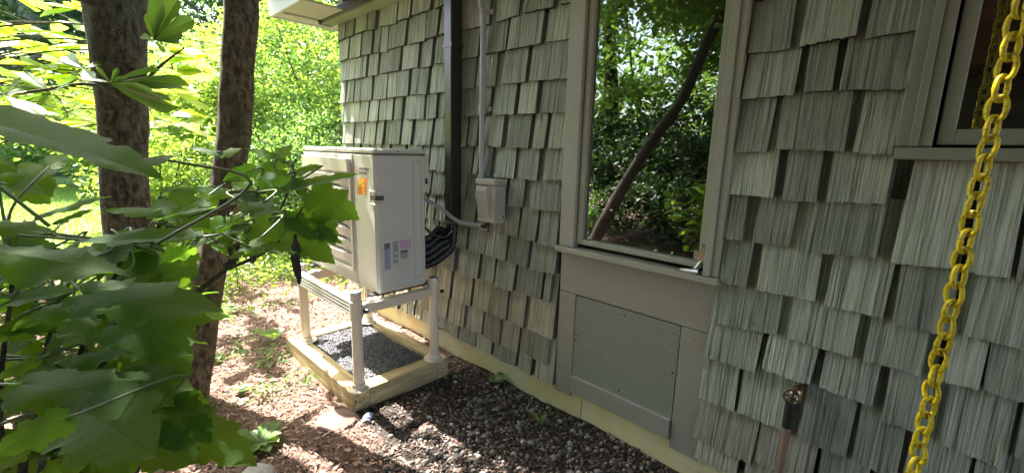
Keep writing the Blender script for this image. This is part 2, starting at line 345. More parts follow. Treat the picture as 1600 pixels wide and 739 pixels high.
# ---- measured data: shingles (left x, right x, butt heights) and leaves (base, tip, width, normal)
SHINGLES=[(3.86,3.762,2.448,2.451),(3.75,3.672,2.456,2.446),(3.652,3.49,2.447,2.449),(3.475,3.384,2.452,2.459),(3.373,3.203,2.451,2.448),(3.169,3.062,2.449,2.442),
(3.034,2.858,2.445,2.446),(2.848,2.717,2.448,2.45),(2.703,2.521,2.447,2.449),(2.485,2.306,2.456,2.445),(2.28,2.149,2.447,2.448),(2.128,2.038,2.45,2.449),
(2.021,1.945,2.449,2.455),(1.917,1.79,2.453,2.45),(1.771,1.652,2.448,2.448),(1.637,1.525,2.448,2.455),(1.493,1.406,2.451,2.457),(0.6,0.414,2.449,2.452),
(0.398,0.234,2.447,2.442),(0.225,0.152,2.453,2.45),(3.862,3.735,2.271,2.282),(3.708,3.576,2.282,2.284),(3.537,3.363,2.284,2.285),(3.337,3.229,2.281,2.27),
(3.172,2.941,2.279,2.264),(2.908,2.756,2.275,2.272),(2.731,2.525,2.28,2.278),(2.48,2.375,2.274,2.283),(2.363,2.177,2.272,2.285),(2.144,2,2.279,2.283),
(1.966,1.842,2.272,2.287),(1.83,1.72,2.282,2.281),(1.712,1.548,2.28,2.282),(1.528,1.408,2.281,2.28),(0.6,0.476,2.281,2.281),(0.447,0.278,2.282,2.28),
(0.262,0.144,2.285,2.28),(3.848,3.69,2.109,2.118),(3.665,3.48,2.111,2.111),(3.458,3.305,2.112,2.11),(3.257,3.183,2.106,2.1),(3.17,3.073,2.098,2.093),
(3.056,2.838,2.105,2.108),(2.786,2.595,2.105,2.099),(2.582,2.452,2.11,2.11),(2.422,2.37,2.109,2.111),(2.3,1.967,2.108,2.098),(1.919,1.744,2.1,2.107),
(1.704,1.504,2.108,2.099),(1.463,1.383,2.105,2.102),(0.6,0.466,2.112,2.109),(0.445,0.31,2.11,2.104),(0.274,0.142,2.109,2.111),(3.843,3.471,1.951,1.95),
(3.458,3.403,1.951,1.951),(3.366,3.221,1.949,1.948),(3.171,2.903,1.949,1.947),(2.878,2.686,1.946,1.944),(2.637,2.525,1.933,1.937),(2.484,2.371,1.943,1.941),
(2.3,2.061,1.943,1.941),(2.005,1.829,1.942,1.946),(1.81,1.575,1.943,1.942),(1.54,1.382,1.945,1.94),(0.585,0.557,1.948,1.949),(0.545,0.323,1.956,1.95),
(0.311,0.144,1.952,1.944),(3.852,3.773,1.772,1.768),(3.751,3.632,1.774,1.77),(3.613,3.515,1.769,1.766),(3.499,3.329,1.774,1.766),(3.285,3.099,1.768,1.764),
(3.082,2.808,1.771,1.768),(2.758,2.571,1.768,1.762),(2.537,2.383,1.764,1.764),(2.3,2.096,1.768,1.766),(2.071,1.91,1.774,1.76),(1.851,1.672,1.769,1.763),
(1.643,1.391,1.766,1.759),(0.584,0.45,1.773,1.77),(0.42,0.272,1.774,1.785),(0.247,0.129,1.773,1.781),(3.858,3.713,1.614,1.613),(3.709,3.544,1.611,1.607),
(3.528,3.399,1.606,1.607),(3.368,3.235,1.607,1.605),(3.217,3.031,1.611,1.609),(2.995,2.902,1.609,1.607),(2.843,2.618,1.608,1.603),(2.592,2.482,1.598,1.605),
(2.439,2.384,1.603,1.603),(2.3,1.952,1.601,1.609),(1.914,1.75,1.606,1.602),(1.717,1.593,1.604,1.601),(1.563,1.397,1.604,1.598),(0.586,0.42,1.615,1.619),
(0.39,0.311,1.625,1.628),(0.292,0.128,1.625,1.615),(3.854,3.664,1.436,1.43),(3.633,3.484,1.431,1.432),(3.462,3.299,1.429,1.424),(3.267,3.176,1.429,1.43),
(3.129,2.932,1.432,1.434),(2.902,2.78,1.432,1.432),(2.733,2.538,1.43,1.429),(2.506,2.385,1.429,1.432),(2.3,2.159,1.421,1.419),(2.137,2.065,1.432,1.429),
(1.999,1.845,1.434,1.424),(1.809,1.639,1.422,1.424),(1.609,1.527,1.42,1.421),(1.499,1.397,1.424,1.425),(0.591,0.478,1.421,1.426),(0.45,0.252,1.437,1.431),
(0.231,0.133,1.429,1.424),(3.86,3.695,1.258,1.26),(3.663,3.568,1.267,1.255),(3.532,3.422,1.262,1.255),(3.393,3.225,1.257,1.255),(3.2,3.098,1.262,1.26),
(3.06,2.874,1.259,1.259),(2.835,2.657,1.266,1.259),(2.645,2.568,1.254,1.257),(2.548,2.459,1.262,1.263),(2.453,2.384,1.253,1.255),(2.3,2.115,1.262,1.264),
(2.089,2.054,1.261,1.259),(2.012,1.938,1.257,1.253),(1.902,1.748,1.251,1.255),(1.71,1.571,1.257,1.251),(1.528,1.398,1.26,1.266),(0.594,0.437,1.265,1.266),
(0.409,0.307,1.263,1.259),(0.28,0.126,1.266,1.274),(0.114,-0.116,1.269,1.26),(-0.131,-0.233,1.265,1.265),(-0.269,-0.478,1.252,1.257),(-0.514,-0.605,1.265,1.256),
(3.86,3.733,1.101,1.1),(3.709,3.567,1.104,1.096),(3.544,3.457,1.101,1.095),(3.437,3.366,1.101,1.099),(3.331,3.196,1.101,1.097),(3.176,3.078,1.102,1.1),
(3.054,2.971,1.104,1.097),(2.943,2.821,1.1,1.099),(2.785,2.628,1.102,1.096),(2.613,2.551,1.103,1.103),(2.535,2.39,1.095,1.104),(2.378,2.323,1.101,1.102),
(2.3,2.161,1.103,1.106),(2.154,2.08,1.107,1.11),(2.068,1.898,1.105,1.096),(1.88,1.81,1.1,1.099),(1.787,1.67,1.093,1.099),(1.614,1.404,1.094,1.103),
(0.598,0.519,1.094,1.095),(0.488,0.367,1.091,1.097),(0.316,0.125,1.087,1.104),(0.089,-0.048,1.094,1.101),(-0.075,-0.162,1.101,1.1),(-0.174,-0.275,1.096,1.099),
(-0.293,-0.493,1.103,1.101),(-0.516,-0.598,1.106,1.099),(3.86,3.709,0.915,0.926),(3.681,3.555,0.915,0.926),(3.518,3.354,0.916,0.919),(3.326,3.164,0.917,0.916),
(3.144,3.064,0.919,0.916),(3.051,2.873,0.915,0.916),(2.853,2.709,0.91,0.923),(2.698,2.606,0.916,0.921),(2.577,2.505,0.925,0.916),(2.496,2.324,0.921,0.922),
(2.3,2.077,0.923,0.926),(2.038,1.951,0.914,0.918),(1.887,1.703,0.917,0.927),(1.686,1.565,0.917,0.921),(1.543,1.417,0.915,0.912),(0.602,0.486,0.92,0.917),
(0.45,0.264,0.918,0.921),(0.239,0.081,0.912,0.912),(0.056,-0.073,0.905,0.901),(-0.1,-0.22,0.914,0.913),(-0.232,-0.401,0.924,0.915),(-0.428,-0.6,0.915,0.912),
(3.86,3.716,0.766,0.778),(3.681,3.563,0.774,0.765),(3.535,3.428,0.766,0.774),(3.413,3.223,0.766,0.771),(3.186,3.018,0.768,0.769),(3.001,2.909,0.767,0.764),
(2.884,2.77,0.767,0.767),(2.732,2.654,0.778,0.768),(2.615,2.472,0.772,0.771),(2.454,2.31,0.769,0.767),(2.287,2.157,0.77,0.774),(2.13,1.977,0.77,0.775),
(1.964,1.79,0.773,0.767),(1.776,1.62,0.77,0.758),(1.597,1.422,0.755,0.763),(0.603,0.364,0.743,0.765),(0.331,0.138,0.762,0.76),(0.11,-0.032,0.757,0.758),
(-0.08,-0.156,0.763,0.763),(-0.164,-0.244,0.765,0.762),(-0.256,-0.389,0.771,0.768),(-0.407,-0.602,0.772,0.768),(3.86,3.727,0.601,0.601),(3.714,3.606,0.612,0.605),
(3.594,3.489,0.598,0.594),(3.453,3.304,0.605,0.596),(3.266,3.129,0.599,0.595),(3.098,2.968,0.603,0.596),(2.955,2.877,0.602,0.598),(2.864,2.747,0.602,0.597),
(2.717,2.601,0.608,0.601),(2.579,2.507,0.601,0.602),(2.397,2.282,0.607,0.598),(2.242,2.048,0.578,0.6),(2.006,1.891,0.598,0.603),(1.878,1.724,0.592,0.597),
(1.701,1.516,0.602,0.601),(1.491,1.449,0.596,0.599),(0.614,0.417,0.59,0.593),(0.397,0.24,0.619,0.617),(0.214,0.065,0.616,0.607),(0.033,-0.073,0.573,0.573),
(-0.107,-0.24,0.563,0.55),(-0.252,-0.471,0.601,0.605),(-0.505,-0.607,0.606,0.588),(3.86,3.705,0.404,0.398),(3.668,3.496,0.398,0.399),(3.461,3.317,0.398,0.405),
(3.28,3.102,0.406,0.401),(3.075,2.974,0.398,0.397),(2.939,2.761,0.396,0.406),(2.733,2.519,0.397,0.395),(2.496,2.327,0.409,0.399),(2.297,2.111,0.402,0.398),
(2.093,1.936,0.398,0.404),(1.923,1.777,0.404,0.401),(1.761,1.634,0.404,0.397),(1.597,1.415,0.402,0.396),(0.615,0.472,0.399,0.403),(0.46,0.275,0.404,0.4),
(0.25,0.106,0.395,0.398),(0.089,-0.028,0.399,0.388),(-0.04,-0.175,0.406,0.403),(-0.189,-0.417,0.408,0.407),(-0.447,-0.61,0.403,0.395),(3.86,3.715,0.235,0.234),
(3.707,3.579,0.23,0.241),(3.567,3.407,0.234,0.239),(3.373,3.23,0.226,0.241),(3.221,3.061,0.233,0.241),(3.025,2.86,0.233,0.236),(2.83,2.758,0.238,0.234),
(2.721,2.511,0.237,0.232),(2.492,2.372,0.236,0.242),(2.333,2.174,0.23,0.233),(2.138,1.992,0.235,0.241),(1.976,1.834,0.236,0.22),(1.809,1.675,0.227,0.221),
(1.642,1.439,0.251,0.237),(0.616,0.387,0.218,0.213),(0.375,0.188,0.234,0.235),(0.172,0.035,0.237,0.234),(0.018,-0.188,0.237,0.235),(-0.199,-0.312,0.24,0.233),
(-0.327,-0.608,0.233,0.239),(3.86,3.671,0.13,0.138),(3.658,3.574,0.129,0.135),(3.535,3.386,0.137,0.134),(3.349,3.257,0.137,0.131),(3.226,3.135,0.133,0.131),
(3.12,3.011,0.127,0.128),(2.971,2.883,0.139,0.127),(2.87,2.783,0.14,0.144),(2.762,2.671,0.137,0.131),(2.659,2.466,0.135,0.126),(2.455,2.24,0.152,0.127),
(2.228,2.056,0.131,0.132),(2.044,1.901,0.128,0.133),(1.882,1.687,0.128,0.135),(1.666,1.565,0.135,0.122),(1.532,1.398,0.126,0.133),(0.6,0.433,0.126,0.129),
(0.407,0.203,0.13,0.129),(0.169,0.047,0.13,0.135),(0.032,-0.095,0.128,0.133),(-0.123,-0.322,0.131,0.133),(-0.36,-0.61,0.133,0.137)]
HYD=[(0.969,1.912,1.438,0.701,1.738,1.381,0.42,-0.21,-0,0.98),(0.785,1.719,1.385,0.858,1.789,1.386,0.5,-0.24,0.24,0.94),
(1.423,1.891,1.309,1.348,1.853,1.281,0.9,-0.49,0.4,0.78),(1.431,1.888,1.347,1.312,1.853,1.313,0.9,-0.35,0.34,0.87),
(1.395,1.92,1.364,1.356,1.888,1.342,0.9,-0.6,0.21,0.77),(1.312,1.842,1.352,1.36,1.81,1.379,0.8,-0.56,-0.13,0.82),
(1.165,1.863,1.271,1.15,1.767,1.312,0.4,-0.25,0.41,0.88),(1.138,1.841,1.256,1.166,1.79,1.285,0.4,-0.46,0.22,0.86),
(1.083,1.924,1.274,1.025,1.841,1.271,0.6,-0.3,0.18,0.94),(0.95,1.915,1.256,0.778,1.779,1.241,0.5,-0.26,0.23,0.94),
(0.9,1.683,1.25,1.019,1.841,1.252,0.35,-0.23,0.17,0.96),(1.127,1.686,1.268,1.192,1.773,1.281,0.55,-0.35,0.12,0.93),
(1.153,1.675,1.294,1.041,1.634,1.253,0.9,-0.42,0.31,0.85),(1.151,1.626,1.311,1.178,1.693,1.319,0.5,-0.42,0.05,0.91),
(1.04,1.674,1.207,0.993,1.705,1.134,0.95,-0.83,0.06,0.56),(1.144,1.715,1.219,1.09,1.738,1.151,0.95,-0.78,0,0.62),
(1.166,1.765,1.219,1.042,1.715,1.166,0.8,-0.47,0.29,0.83),(1.17,1.575,1.304,1.149,1.637,1.264,0.7,-0.71,0.2,0.68),
(1.21,1.563,1.386,1.235,1.611,1.405,0.7,-0.51,-0.07,0.86),(1.214,1.568,1.383,1.195,1.516,1.402,0.8,-0.36,0.43,0.83),
(1.146,1.461,1.378,1.168,1.518,1.402,0.8,-0.53,-0.15,0.84),(1.146,1.461,1.378,1.18,1.413,1.414,0.7,-0.57,0.19,0.8),
(1.123,1.516,1.354,1.113,1.582,1.334,0.8,-0.79,0.06,0.61),(1.134,1.451,1.368,1.123,1.516,1.354,0.7,-0.67,0.05,0.74),
(1.09,1.46,1.341,1.097,1.528,1.322,0.8,-0.79,0.23,0.56),(1.085,1.464,1.306,1.05,1.304,1.352,0.4,-0.28,0.32,0.9),
(1.106,1.435,1.33,1.056,1.438,1.298,0.9,-0.52,0.21,0.83),(1.103,1.382,1.357,1.132,1.457,1.341,0.5,-0.41,0.34,0.85),
(1.064,1.416,1.302,0.962,1.359,1.252,0.95,-0.6,0.6,0.53),(1.053,1.403,1.257,0.969,1.41,1.194,0.7,-0.53,0.41,0.74),
(1.074,1.499,1.239,1.056,1.571,1.17,0.95,-0.91,0.14,0.39),(1.075,1.475,1.227,0.946,1.425,1.159,0.65,-0.55,0.51,0.66),
(1.096,1.465,1.236,0.962,1.401,1.203,0.5,-0.44,0.58,0.69),(1.102,1.556,1.235,1.101,1.639,1.241,0.8,-0.84,-0.05,0.54),
(1.132,1.587,1.231,1.064,1.576,1.183,0.7,-0.58,0.31,0.76),(1.105,1.522,1.266,1.15,1.56,1.288,0.7,-0.49,0.1,0.86),
(1.103,1.52,1.266,1.098,1.48,1.294,0.7,-0.54,0.51,0.67),(1.165,1.503,1.292,1.218,1.546,1.32,0.8,-0.7,0.52,0.49),
(1.131,1.566,1.301,1.125,1.64,1.324,0.6,-0.57,-0.28,0.77),(1.168,1.487,1.309,1.11,1.461,1.298,0.8,-0.4,0.62,0.67),
(1.104,1.406,1.27,1.077,1.449,1.225,0.8,-0.79,0.13,0.59),(0.977,1.824,1.162,0.775,1.682,1.169,0.5,-0.27,0.43,0.86),
(1.009,1.788,1.093,0.868,1.714,1.069,0.8,-0.38,0.47,0.79),(1.026,1.821,1.138,1.03,1.915,1.121,0.6,-0.54,0.17,0.83),
(1.042,1.84,1.128,0.929,1.825,1.09,0.65,-0.33,0.06,0.94),(1.228,1.942,1.102,1.103,1.836,1.148,0.5,-0.01,0.41,0.91),
(1.01,1.739,1.067,0.907,1.711,1.011,0.8,-0.51,0.22,0.83),(1.053,1.724,1.069,0.961,1.659,1.084,0.5,-0.27,0.56,0.78),
(0.939,1.903,1.049,0.765,1.785,1.072,0.55,-0.15,0.4,0.9),(0.95,1.852,1.069,0.858,1.783,1.095,0.42,-0.12,0.49,0.86),
(0.818,1.845,1.038,0.667,1.788,1.022,0.95,-0.23,0.37,0.9),(0.955,1.786,1.01,0.834,1.723,1.021,0.7,-0.2,0.52,0.83),
(0.919,1.806,1.018,0.805,1.752,1.02,0.8,-0.19,0.43,0.88),(0.749,1.856,1.064,0.726,1.92,1.061,0.9,-0.62,-0.18,0.77),
(0.912,1.847,0.948,0.863,1.864,0.918,0.7,-0.56,-0.15,0.82),(0.875,1.837,0.956,0.784,1.813,0.929,0.6,-0.33,0.19,0.93),
(0.899,1.787,0.916,0.855,1.808,0.887,0.6,-0.58,-0.12,0.81),(0.872,1.785,0.929,0.764,1.735,0.933,0.9,-0.15,0.4,0.9),
(0.91,1.786,0.955,0.791,1.731,0.944,0.6,-0.25,0.35,0.9),(0.947,1.72,0.913,0.797,1.646,0.856,0.62,-0.46,0.3,0.83),
(0.989,1.729,0.924,0.86,1.697,0.894,0.7,-0.28,0.23,0.93),(1.014,1.744,0.959,0.924,1.716,0.948,0.8,-0.21,0.31,0.93),
(1.028,1.891,0.993,0.915,1.841,0.98,0.8,-0.26,0.35,0.9),(1.041,1.889,1.048,1.031,1.939,1.036,0.7,-0.63,0.06,0.78),
(1.141,1.896,1.064,1.131,1.942,1.071,0.8,-0.7,-0.25,0.67),(0.924,1.911,0.965,0.867,1.941,0.963,0.8,-0.26,-0.44,0.86),
(1.094,1.892,1.017,0.976,1.832,1.021,0.7,-0.15,0.35,0.93),(0.921,1.794,0.968,0.925,1.843,1.01,0.7,-0.77,-0.37,0.51),
(1.067,1.664,1.131,1.077,1.721,1.166,0.7,-0.9,-0.11,0.42),(1.076,1.801,1.181,1.091,1.874,1.177,0.6,-0.63,0.17,0.75),
(1.091,1.769,1.146,0.976,1.719,1.127,0.8,-0.32,0.41,0.85),(1.034,1.924,0.995,0.93,1.868,1.039,0.6,0.02,0.59,0.81),
(1.021,1.76,1.031,1.032,1.815,1.075,0.7,-0.81,-0.26,0.52),(0.935,1.88,0.909,0.9,1.905,0.899,0.8,-0.47,-0.34,0.82),
(0.964,1.683,0.9,0.978,1.71,0.958,0.6,-0.95,-0.11,0.29),(0.95,1.746,0.933,0.874,1.697,0.947,0.6,-0.11,0.42,0.9),
(1.457,1.835,0.734,1.559,1.796,0.739,0.935839,0.03,0.21,0.98),(1.103,1.836,0.816,1.026,1.852,0.799,0.754182,-0.22,0.01,0.98),
(1.533,1.952,0.632,1.587,2.037,0.581,0.700444,0.19,0.41,0.89),(1.519,1.712,1.037,1.576,1.653,1.043,0.751195,-0.34,-0.24,0.91),
(1.204,1.819,0.874,1.161,1.87,0.84,0.850777,-0.03,0.53,0.85),(1.4,1.991,0.865,1.36,2.094,0.836,0.876167,-0.11,0.23,0.97),
(1.191,1.975,0.802,1.19,1.875,0.743,0.84463,0.08,-0.51,0.86),(1.358,1.943,1.203,1.431,1.921,1.197,0.786095,0.03,-0.14,0.99),
(1.551,1.901,0.866,1.636,1.97,0.862,0.93645,0.09,-0.05,0.99),(1.557,1.96,0.999,1.631,1.918,1.003,0.7792,-0.14,-0.16,0.98),
(1.295,1.903,1.192,1.253,1.799,1.138,0.833383,0.63,-0.54,0.55),(1.465,1.862,1.063,1.505,1.784,1.036,0.70818,0.65,0.08,0.75),
(1.153,1.87,0.84,1.139,1.75,0.82,0.808639,0.04,-0.16,0.99),(1.325,1.961,0.792,1.206,1.998,0.792,0.82204,0.01,0.05,1),
(1.201,1.791,0.983,1.143,1.831,0.959,0.856741,0.09,0.6,0.8),(1.167,1.84,1.081,1.151,1.951,1.081,0.893725,-0.31,-0.05,0.95),
(1.424,1.807,0.79,1.359,1.883,0.749,0.872721,-0.5,0.03,0.87),(1.465,1.945,0.646,1.409,1.914,0.632,0.815735,-0.38,0.3,0.88),
(1.485,1.92,0.819,1.476,1.813,0.781,0.872084,0.33,-0.34,0.88),(1.179,1.893,0.774,1.239,1.793,0.743,0.882588,-0.21,-0.4,0.89),
(1.479,1.966,0.757,1.433,1.889,0.742,0.880104,0.17,-0.28,0.94),(1.494,1.958,1.12,1.448,1.895,1.11,0.817896,-0.08,-0.09,0.99),
(1.277,1.889,1.206,1.249,1.952,1.174,0.795075,0.21,0.52,0.83),(1.196,1.828,0.936,1.247,1.792,0.916,0.728769,0.4,0.06,0.92),
(1.338,1.749,0.987,1.414,1.8,0.954,0.90463,0.21,0.29,0.93),(1.436,1.899,0.726,1.386,1.952,0.713,0.941999,-0.55,-0.32,0.77),
(1.548,1.81,0.956,1.618,1.81,0.942,0.857364,0.2,-0.13,0.97),(1.136,1.746,1.046,1.106,1.859,1.007,0.848952,0.55,0.4,0.73),
(1.391,1.95,0.668,1.319,1.993,0.676,0.819234,0.01,-0.16,0.99),(1.431,1.962,0.874,1.402,2.07,0.871,0.768447,0.37,0.12,0.92),
(1.229,1.925,0.858,1.31,1.919,0.844,0.850963,0.17,0.04,0.98),(1.23,1.765,1.163,1.152,1.749,1.132,0.79026,-0.36,-0.07,0.93),
(1.407,1.928,0.889,1.507,1.87,0.864,0.806933,0.33,0.17,0.93),(1.393,1.846,0.79,1.28,1.859,0.753,0.749117,-0.26,0.34,0.9),
(1.168,1.914,0.858,1.22,1.826,0.827,0.927669,0.34,-0.12,0.93),(1.496,1.952,0.932,1.42,1.953,0.894,0.717105,-0.43,-0.28,0.86),
(1.571,1.961,0.683,1.536,1.904,0.677,0.875312,0.63,-0.45,0.63),(1.31,1.982,0.812,1.236,1.886,0.799,0.929499,-0.05,-0.09,0.99),
(1.408,1.952,0.886,1.456,2.028,0.835,0.718001,0.35,0.36,0.86),(1.62,1.993,0.839,1.67,1.945,0.818,0.822395,0.35,-0.04,0.94),
(1.346,1.715,0.975,1.404,1.796,0.951,0.855219,0.46,-0.06,0.88),(1.296,1.913,0.949,1.297,1.827,0.905,0.884188,0.05,-0.45,0.89),
(1.522,1.962,0.778,1.602,2.01,0.728,0.759646,0.35,0.33,0.88),(1.402,1.737,0.895,1.495,1.755,0.842,0.870278,0.35,0.52,0.78),
(1.739,1.917,1.091,1.687,1.829,1.04,0.758755,-0.3,-0.34,0.89),(1.324,1.902,0.899,1.269,1.95,0.898,0.808349,-0.36,-0.39,0.85),
(1.3,1.754,0.913,1.295,1.676,0.871,0.709863,0.23,-0.47,0.85),(1.022,1.76,1.034,0.907,1.782,1.014,0.724937,-0.14,0.12,0.98),
(1.422,1.921,1.129,1.342,1.991,1.077,0.740384,-0.19,0.44,0.88),(1.439,1.893,1.077,1.55,1.916,1.038,0.868453,0.36,-0.2,0.91),
(1.144,1.881,0.793,1.104,1.81,0.782,0.750256,0,-0.15,0.99),(1.281,1.944,1.128,1.186,2.012,1.088,0.770786,-0.15,0.34,0.93),
(1.12,1.806,0.891,1.126,1.911,0.897,0.943858,-0.2,-0.04,0.98),(1.704,1.974,1.141,1.649,2.009,1.127,0.787503,-0.06,0.3,0.95),
(1.744,1.952,1.125,1.639,1.958,1.066,0.79933,-0.48,0.16,0.86),(1.458,1.953,1.073,1.438,2.009,1.04,0.827157,0.05,0.53,0.84),
(1.174,1.873,0.992,1.146,1.938,0.976,0.914192,0.21,0.31,0.93),(1.51,1.901,1.19,1.416,1.909,1.158,0.92825,-0.33,-0.35,0.88),
(1.6,1.911,0.903,1.611,1.977,0.877,0.904859,0.44,0.26,0.86),(1.222,1.872,1.176,1.224,1.939,1.156,0.715361,-0.23,0.29,0.93),
(1.196,1.774,1.207,1.178,1.849,1.166,0.888079,-0.32,0.39,0.86),(1.393,1.865,0.676,1.399,1.769,0.649,0.938691,0.18,-0.27,0.95),
(1.173,1.805,0.876,1.202,1.732,0.836,0.765648,0.38,-0.32,0.87),(1.115,1.796,1.11,1.123,1.711,1.061,0.789287,0.25,-0.47,0.85),
(1.367,1.954,0.704,1.32,2.009,0.661,0.881708,-0.71,-0.06,0.7),(1.295,1.949,0.973,1.272,1.861,0.978,0.779269,0.1,0.03,0.99),
(1.225,1.737,0.968,1.238,1.619,0.941,0.725891,0.43,-0.16,0.89),(1.515,1.747,0.902,1.61,1.767,0.877,0.753905,0.29,-0.21,0.93),
(1.488,1.896,1.086,1.426,1.975,1.042,0.945605,-0.24,0.31,0.92),(1.196,1.907,0.83,1.236,1.836,0.783,0.879423,0.38,-0.35,0.86),
(1.194,1.729,1.121,1.147,1.624,1.102,0.702521,0.13,-0.23,0.96),(1.195,1.852,0.947,1.139,1.899,0.905,0.819026,-0.28,0.44,0.85),
(1.556,1.782,0.913,1.604,1.672,0.899,0.89967,-0.25,-0.23,0.94),(1.491,1.901,0.844,1.42,1.891,0.805,0.845099,-0.49,0.11,0.86),
(1.184,1.814,0.867,1.169,1.747,0.862,0.924288,-0.24,-0.02,0.97),(1.4,1.822,0.69,1.342,1.774,0.672,0.943666,-0.01,-0.34,0.94),
(1.108,1.833,1.069,1.05,1.88,1.059,0.853382,-0.08,0.13,0.99),(1.533,1.86,1.126,1.436,1.826,1.091,0.776395,-0.22,-0.31,0.92),
(1.634,1.939,0.782,1.685,2.028,0.775,0.841473,-0.01,0.08,1),(1.337,1.916,0.743,1.228,1.896,0.7,0.941641,-0.4,0.39,0.83),
(1.278,1.897,1.218,1.193,1.862,1.175,0.86159,-0.51,0.23,0.83),(1.08,1.817,0.908,0.966,1.828,0.916,0.861295,0.11,0.51,0.85),
(1.431,1.702,1.043,1.368,1.711,1.013,0.737989,-0.39,0.22,0.9),(1.5,1.791,1.124,1.489,1.677,1.12,0.939225,-0.11,-0.03,0.99),
(1.099,1.846,0.789,1.149,1.883,0.76,0.870125,0.06,0.55,0.84),(1.355,1.756,1.158,1.304,1.807,1.145,0.823878,-0.13,0.13,0.98),
(1.415,1.862,0.63,1.395,1.928,0.612,0.929598,-0.25,0.19,0.95),(1.416,1.871,1.046,1.38,1.767,1.024,0.912003,-0.25,-0.11,0.96),
(1.357,1.818,1.185,1.364,1.909,1.134,0.819389,0,0.48,0.88),(1.106,1.805,0.988,1.046,1.882,0.93,0.704102,-0.5,0.24,0.83),
(1.376,1.915,0.973,1.315,1.908,0.945,0.817972,-0.39,-0.17,0.91),(1.759,1.973,0.987,1.726,1.897,0.94,0.808674,-0.7,-0.13,0.7),
(1.377,1.854,0.676,1.339,1.811,0.642,0.918552,-0.12,-0.54,0.83),(1.385,1.812,0.64,1.442,1.765,0.636,0.948543,-0.08,-0.18,0.98),
(1.327,1.917,1.01,1.247,1.933,0.999,0.814416,-0.09,0.2,0.98),(1.72,1.982,0.93,1.77,1.938,0.892,0.849728,0.21,-0.5,0.84),
(1.727,1.952,1.019,1.782,1.929,0.991,0.888469,0.4,-0.15,0.9),(1.198,1.896,0.863,1.076,1.882,0.85,0.860877,-0.12,0.06,0.99),
(1.401,1.878,1.006,1.302,1.823,0.957,0.836339,-0.36,-0.18,0.92),(1.322,1.765,1.137,1.304,1.702,1.133,0.852626,-0.38,0.05,0.92),
(1.092,1.757,1.218,1.036,1.806,1.175,0.863719,-0.25,0.47,0.85),(1.358,1.718,0.975,1.47,1.671,0.986,0.932973,-0.02,0.18,0.98),
(1.622,1.978,0.916,1.535,1.962,0.92,0.907417,-0.03,0.4,0.91),(1.478,1.942,1.011,1.409,1.913,0.99,0.785526,-0.25,-0.11,0.96),
(1.3,1.968,0.739,1.282,2.078,0.73,0.856431,0.04,0.09,1),(1.254,1.886,0.913,1.245,1.998,0.88,0.734326,0.15,0.29,0.94),
(1.506,1.996,0.783,1.574,2,0.781,0.709942,0.02,0.07,1),(1.488,1.8,1.12,1.416,1.741,1.078,0.71601,-0.2,-0.38,0.9),
(1.129,1.784,1.198,1.028,1.809,1.2,0.860779,-0.01,-0.13,0.99),(1.183,1.741,1.167,1.164,1.803,1.163,0.816383,-0.58,-0.12,0.8),
(1.355,1.92,1.113,1.419,1.898,1.076,0.806301,0.48,-0.07,0.88),(1.158,1.829,0.92,1.218,1.901,0.909,0.928032,-0.24,0.34,0.91),
(1.482,1.935,1.056,1.369,1.909,1.032,0.89607,-0.14,-0.28,0.95),(1.172,1.753,1.081,1.104,1.839,1.036,0.939054,-0.59,-0.04,0.81),
(1.362,1.967,0.82,1.444,2.029,0.819,0.943031,-0,0.02,1),(1.504,1.899,0.81,1.499,1.982,0.779,0.879215,0.09,0.35,0.93),
(1.136,1.89,0.842,1.112,1.961,0.846,0.826594,-0.03,-0.07,1),(1.332,1.943,1.019,1.422,1.959,0.982,0.933294,0.33,0.25,0.91),
(1.369,1.716,0.909,1.433,1.773,0.863,0.809369,0.54,0.08,0.84),(1.68,1.934,0.812,1.612,1.968,0.794,0.858464,-0.22,0.08,0.97),
(1.277,1.724,1.028,1.32,1.776,1.031,0.929398,-0.28,0.16,0.95),(1.236,1.832,0.972,1.233,1.754,0.951,0.733549,0.03,-0.26,0.96),
(1.557,1.958,0.772,1.646,2.024,0.716,0.811598,0.32,0.32,0.89),(1.137,1.841,0.824,1.115,1.775,0.81,0.713123,-0.17,-0.14,0.98),
(1.469,1.76,1.114,1.417,1.845,1.099,0.929863,-0.48,-0.14,0.86),(1.646,1.912,0.966,1.704,1.976,0.939,0.863767,0.31,0.11,0.94),
(1.199,1.812,0.852,1.259,1.732,0.822,0.784961,0.14,-0.26,0.96),(1.404,1.785,0.894,1.327,1.719,0.844,0.897703,-0.34,-0.28,0.9),
(1.346,1.893,0.753,1.403,1.946,0.759,0.90728,0.11,-0.24,0.97),(1.406,1.801,0.974,1.415,1.871,0.933,0.885853,-0.23,0.52,0.82),
(1.271,1.846,1,1.263,1.76,0.984,0.871535,0.03,-0.18,0.98),(1.704,1.974,1.014,1.739,2.021,0.979,0.814524,0.41,0.32,0.85),
(1.346,1.889,0.772,1.28,1.88,0.769,0.908703,0.02,-0.44,0.9),(1.49,1.836,0.737,1.44,1.791,0.738,0.716518,0.13,-0.11,0.99),
(1.374,1.868,1.162,1.431,1.904,1.122,0.882197,0.25,0.52,0.82),(1.669,1.866,1.063,1.745,1.806,1.019,0.802178,0.3,-0.27,0.91),
(1.655,1.996,0.905,1.614,1.887,0.891,0.929287,0.21,-0.2,0.96),(1.367,1.762,0.956,1.444,1.692,0.926,0.762588,0.4,0.04,0.92),
(1.142,1.821,0.859,1.036,1.798,0.822,0.790598,-0.36,0.15,0.92),(1.209,1.917,1.112,1.257,1.981,1.07,0.939439,0.52,0.16,0.84),
(1.083,1.761,1.091,1.117,1.808,1.059,0.819417,0.04,0.55,0.84),(1.337,1.763,0.944,1.267,1.746,0.922,0.757405,-0.34,0.25,0.91),
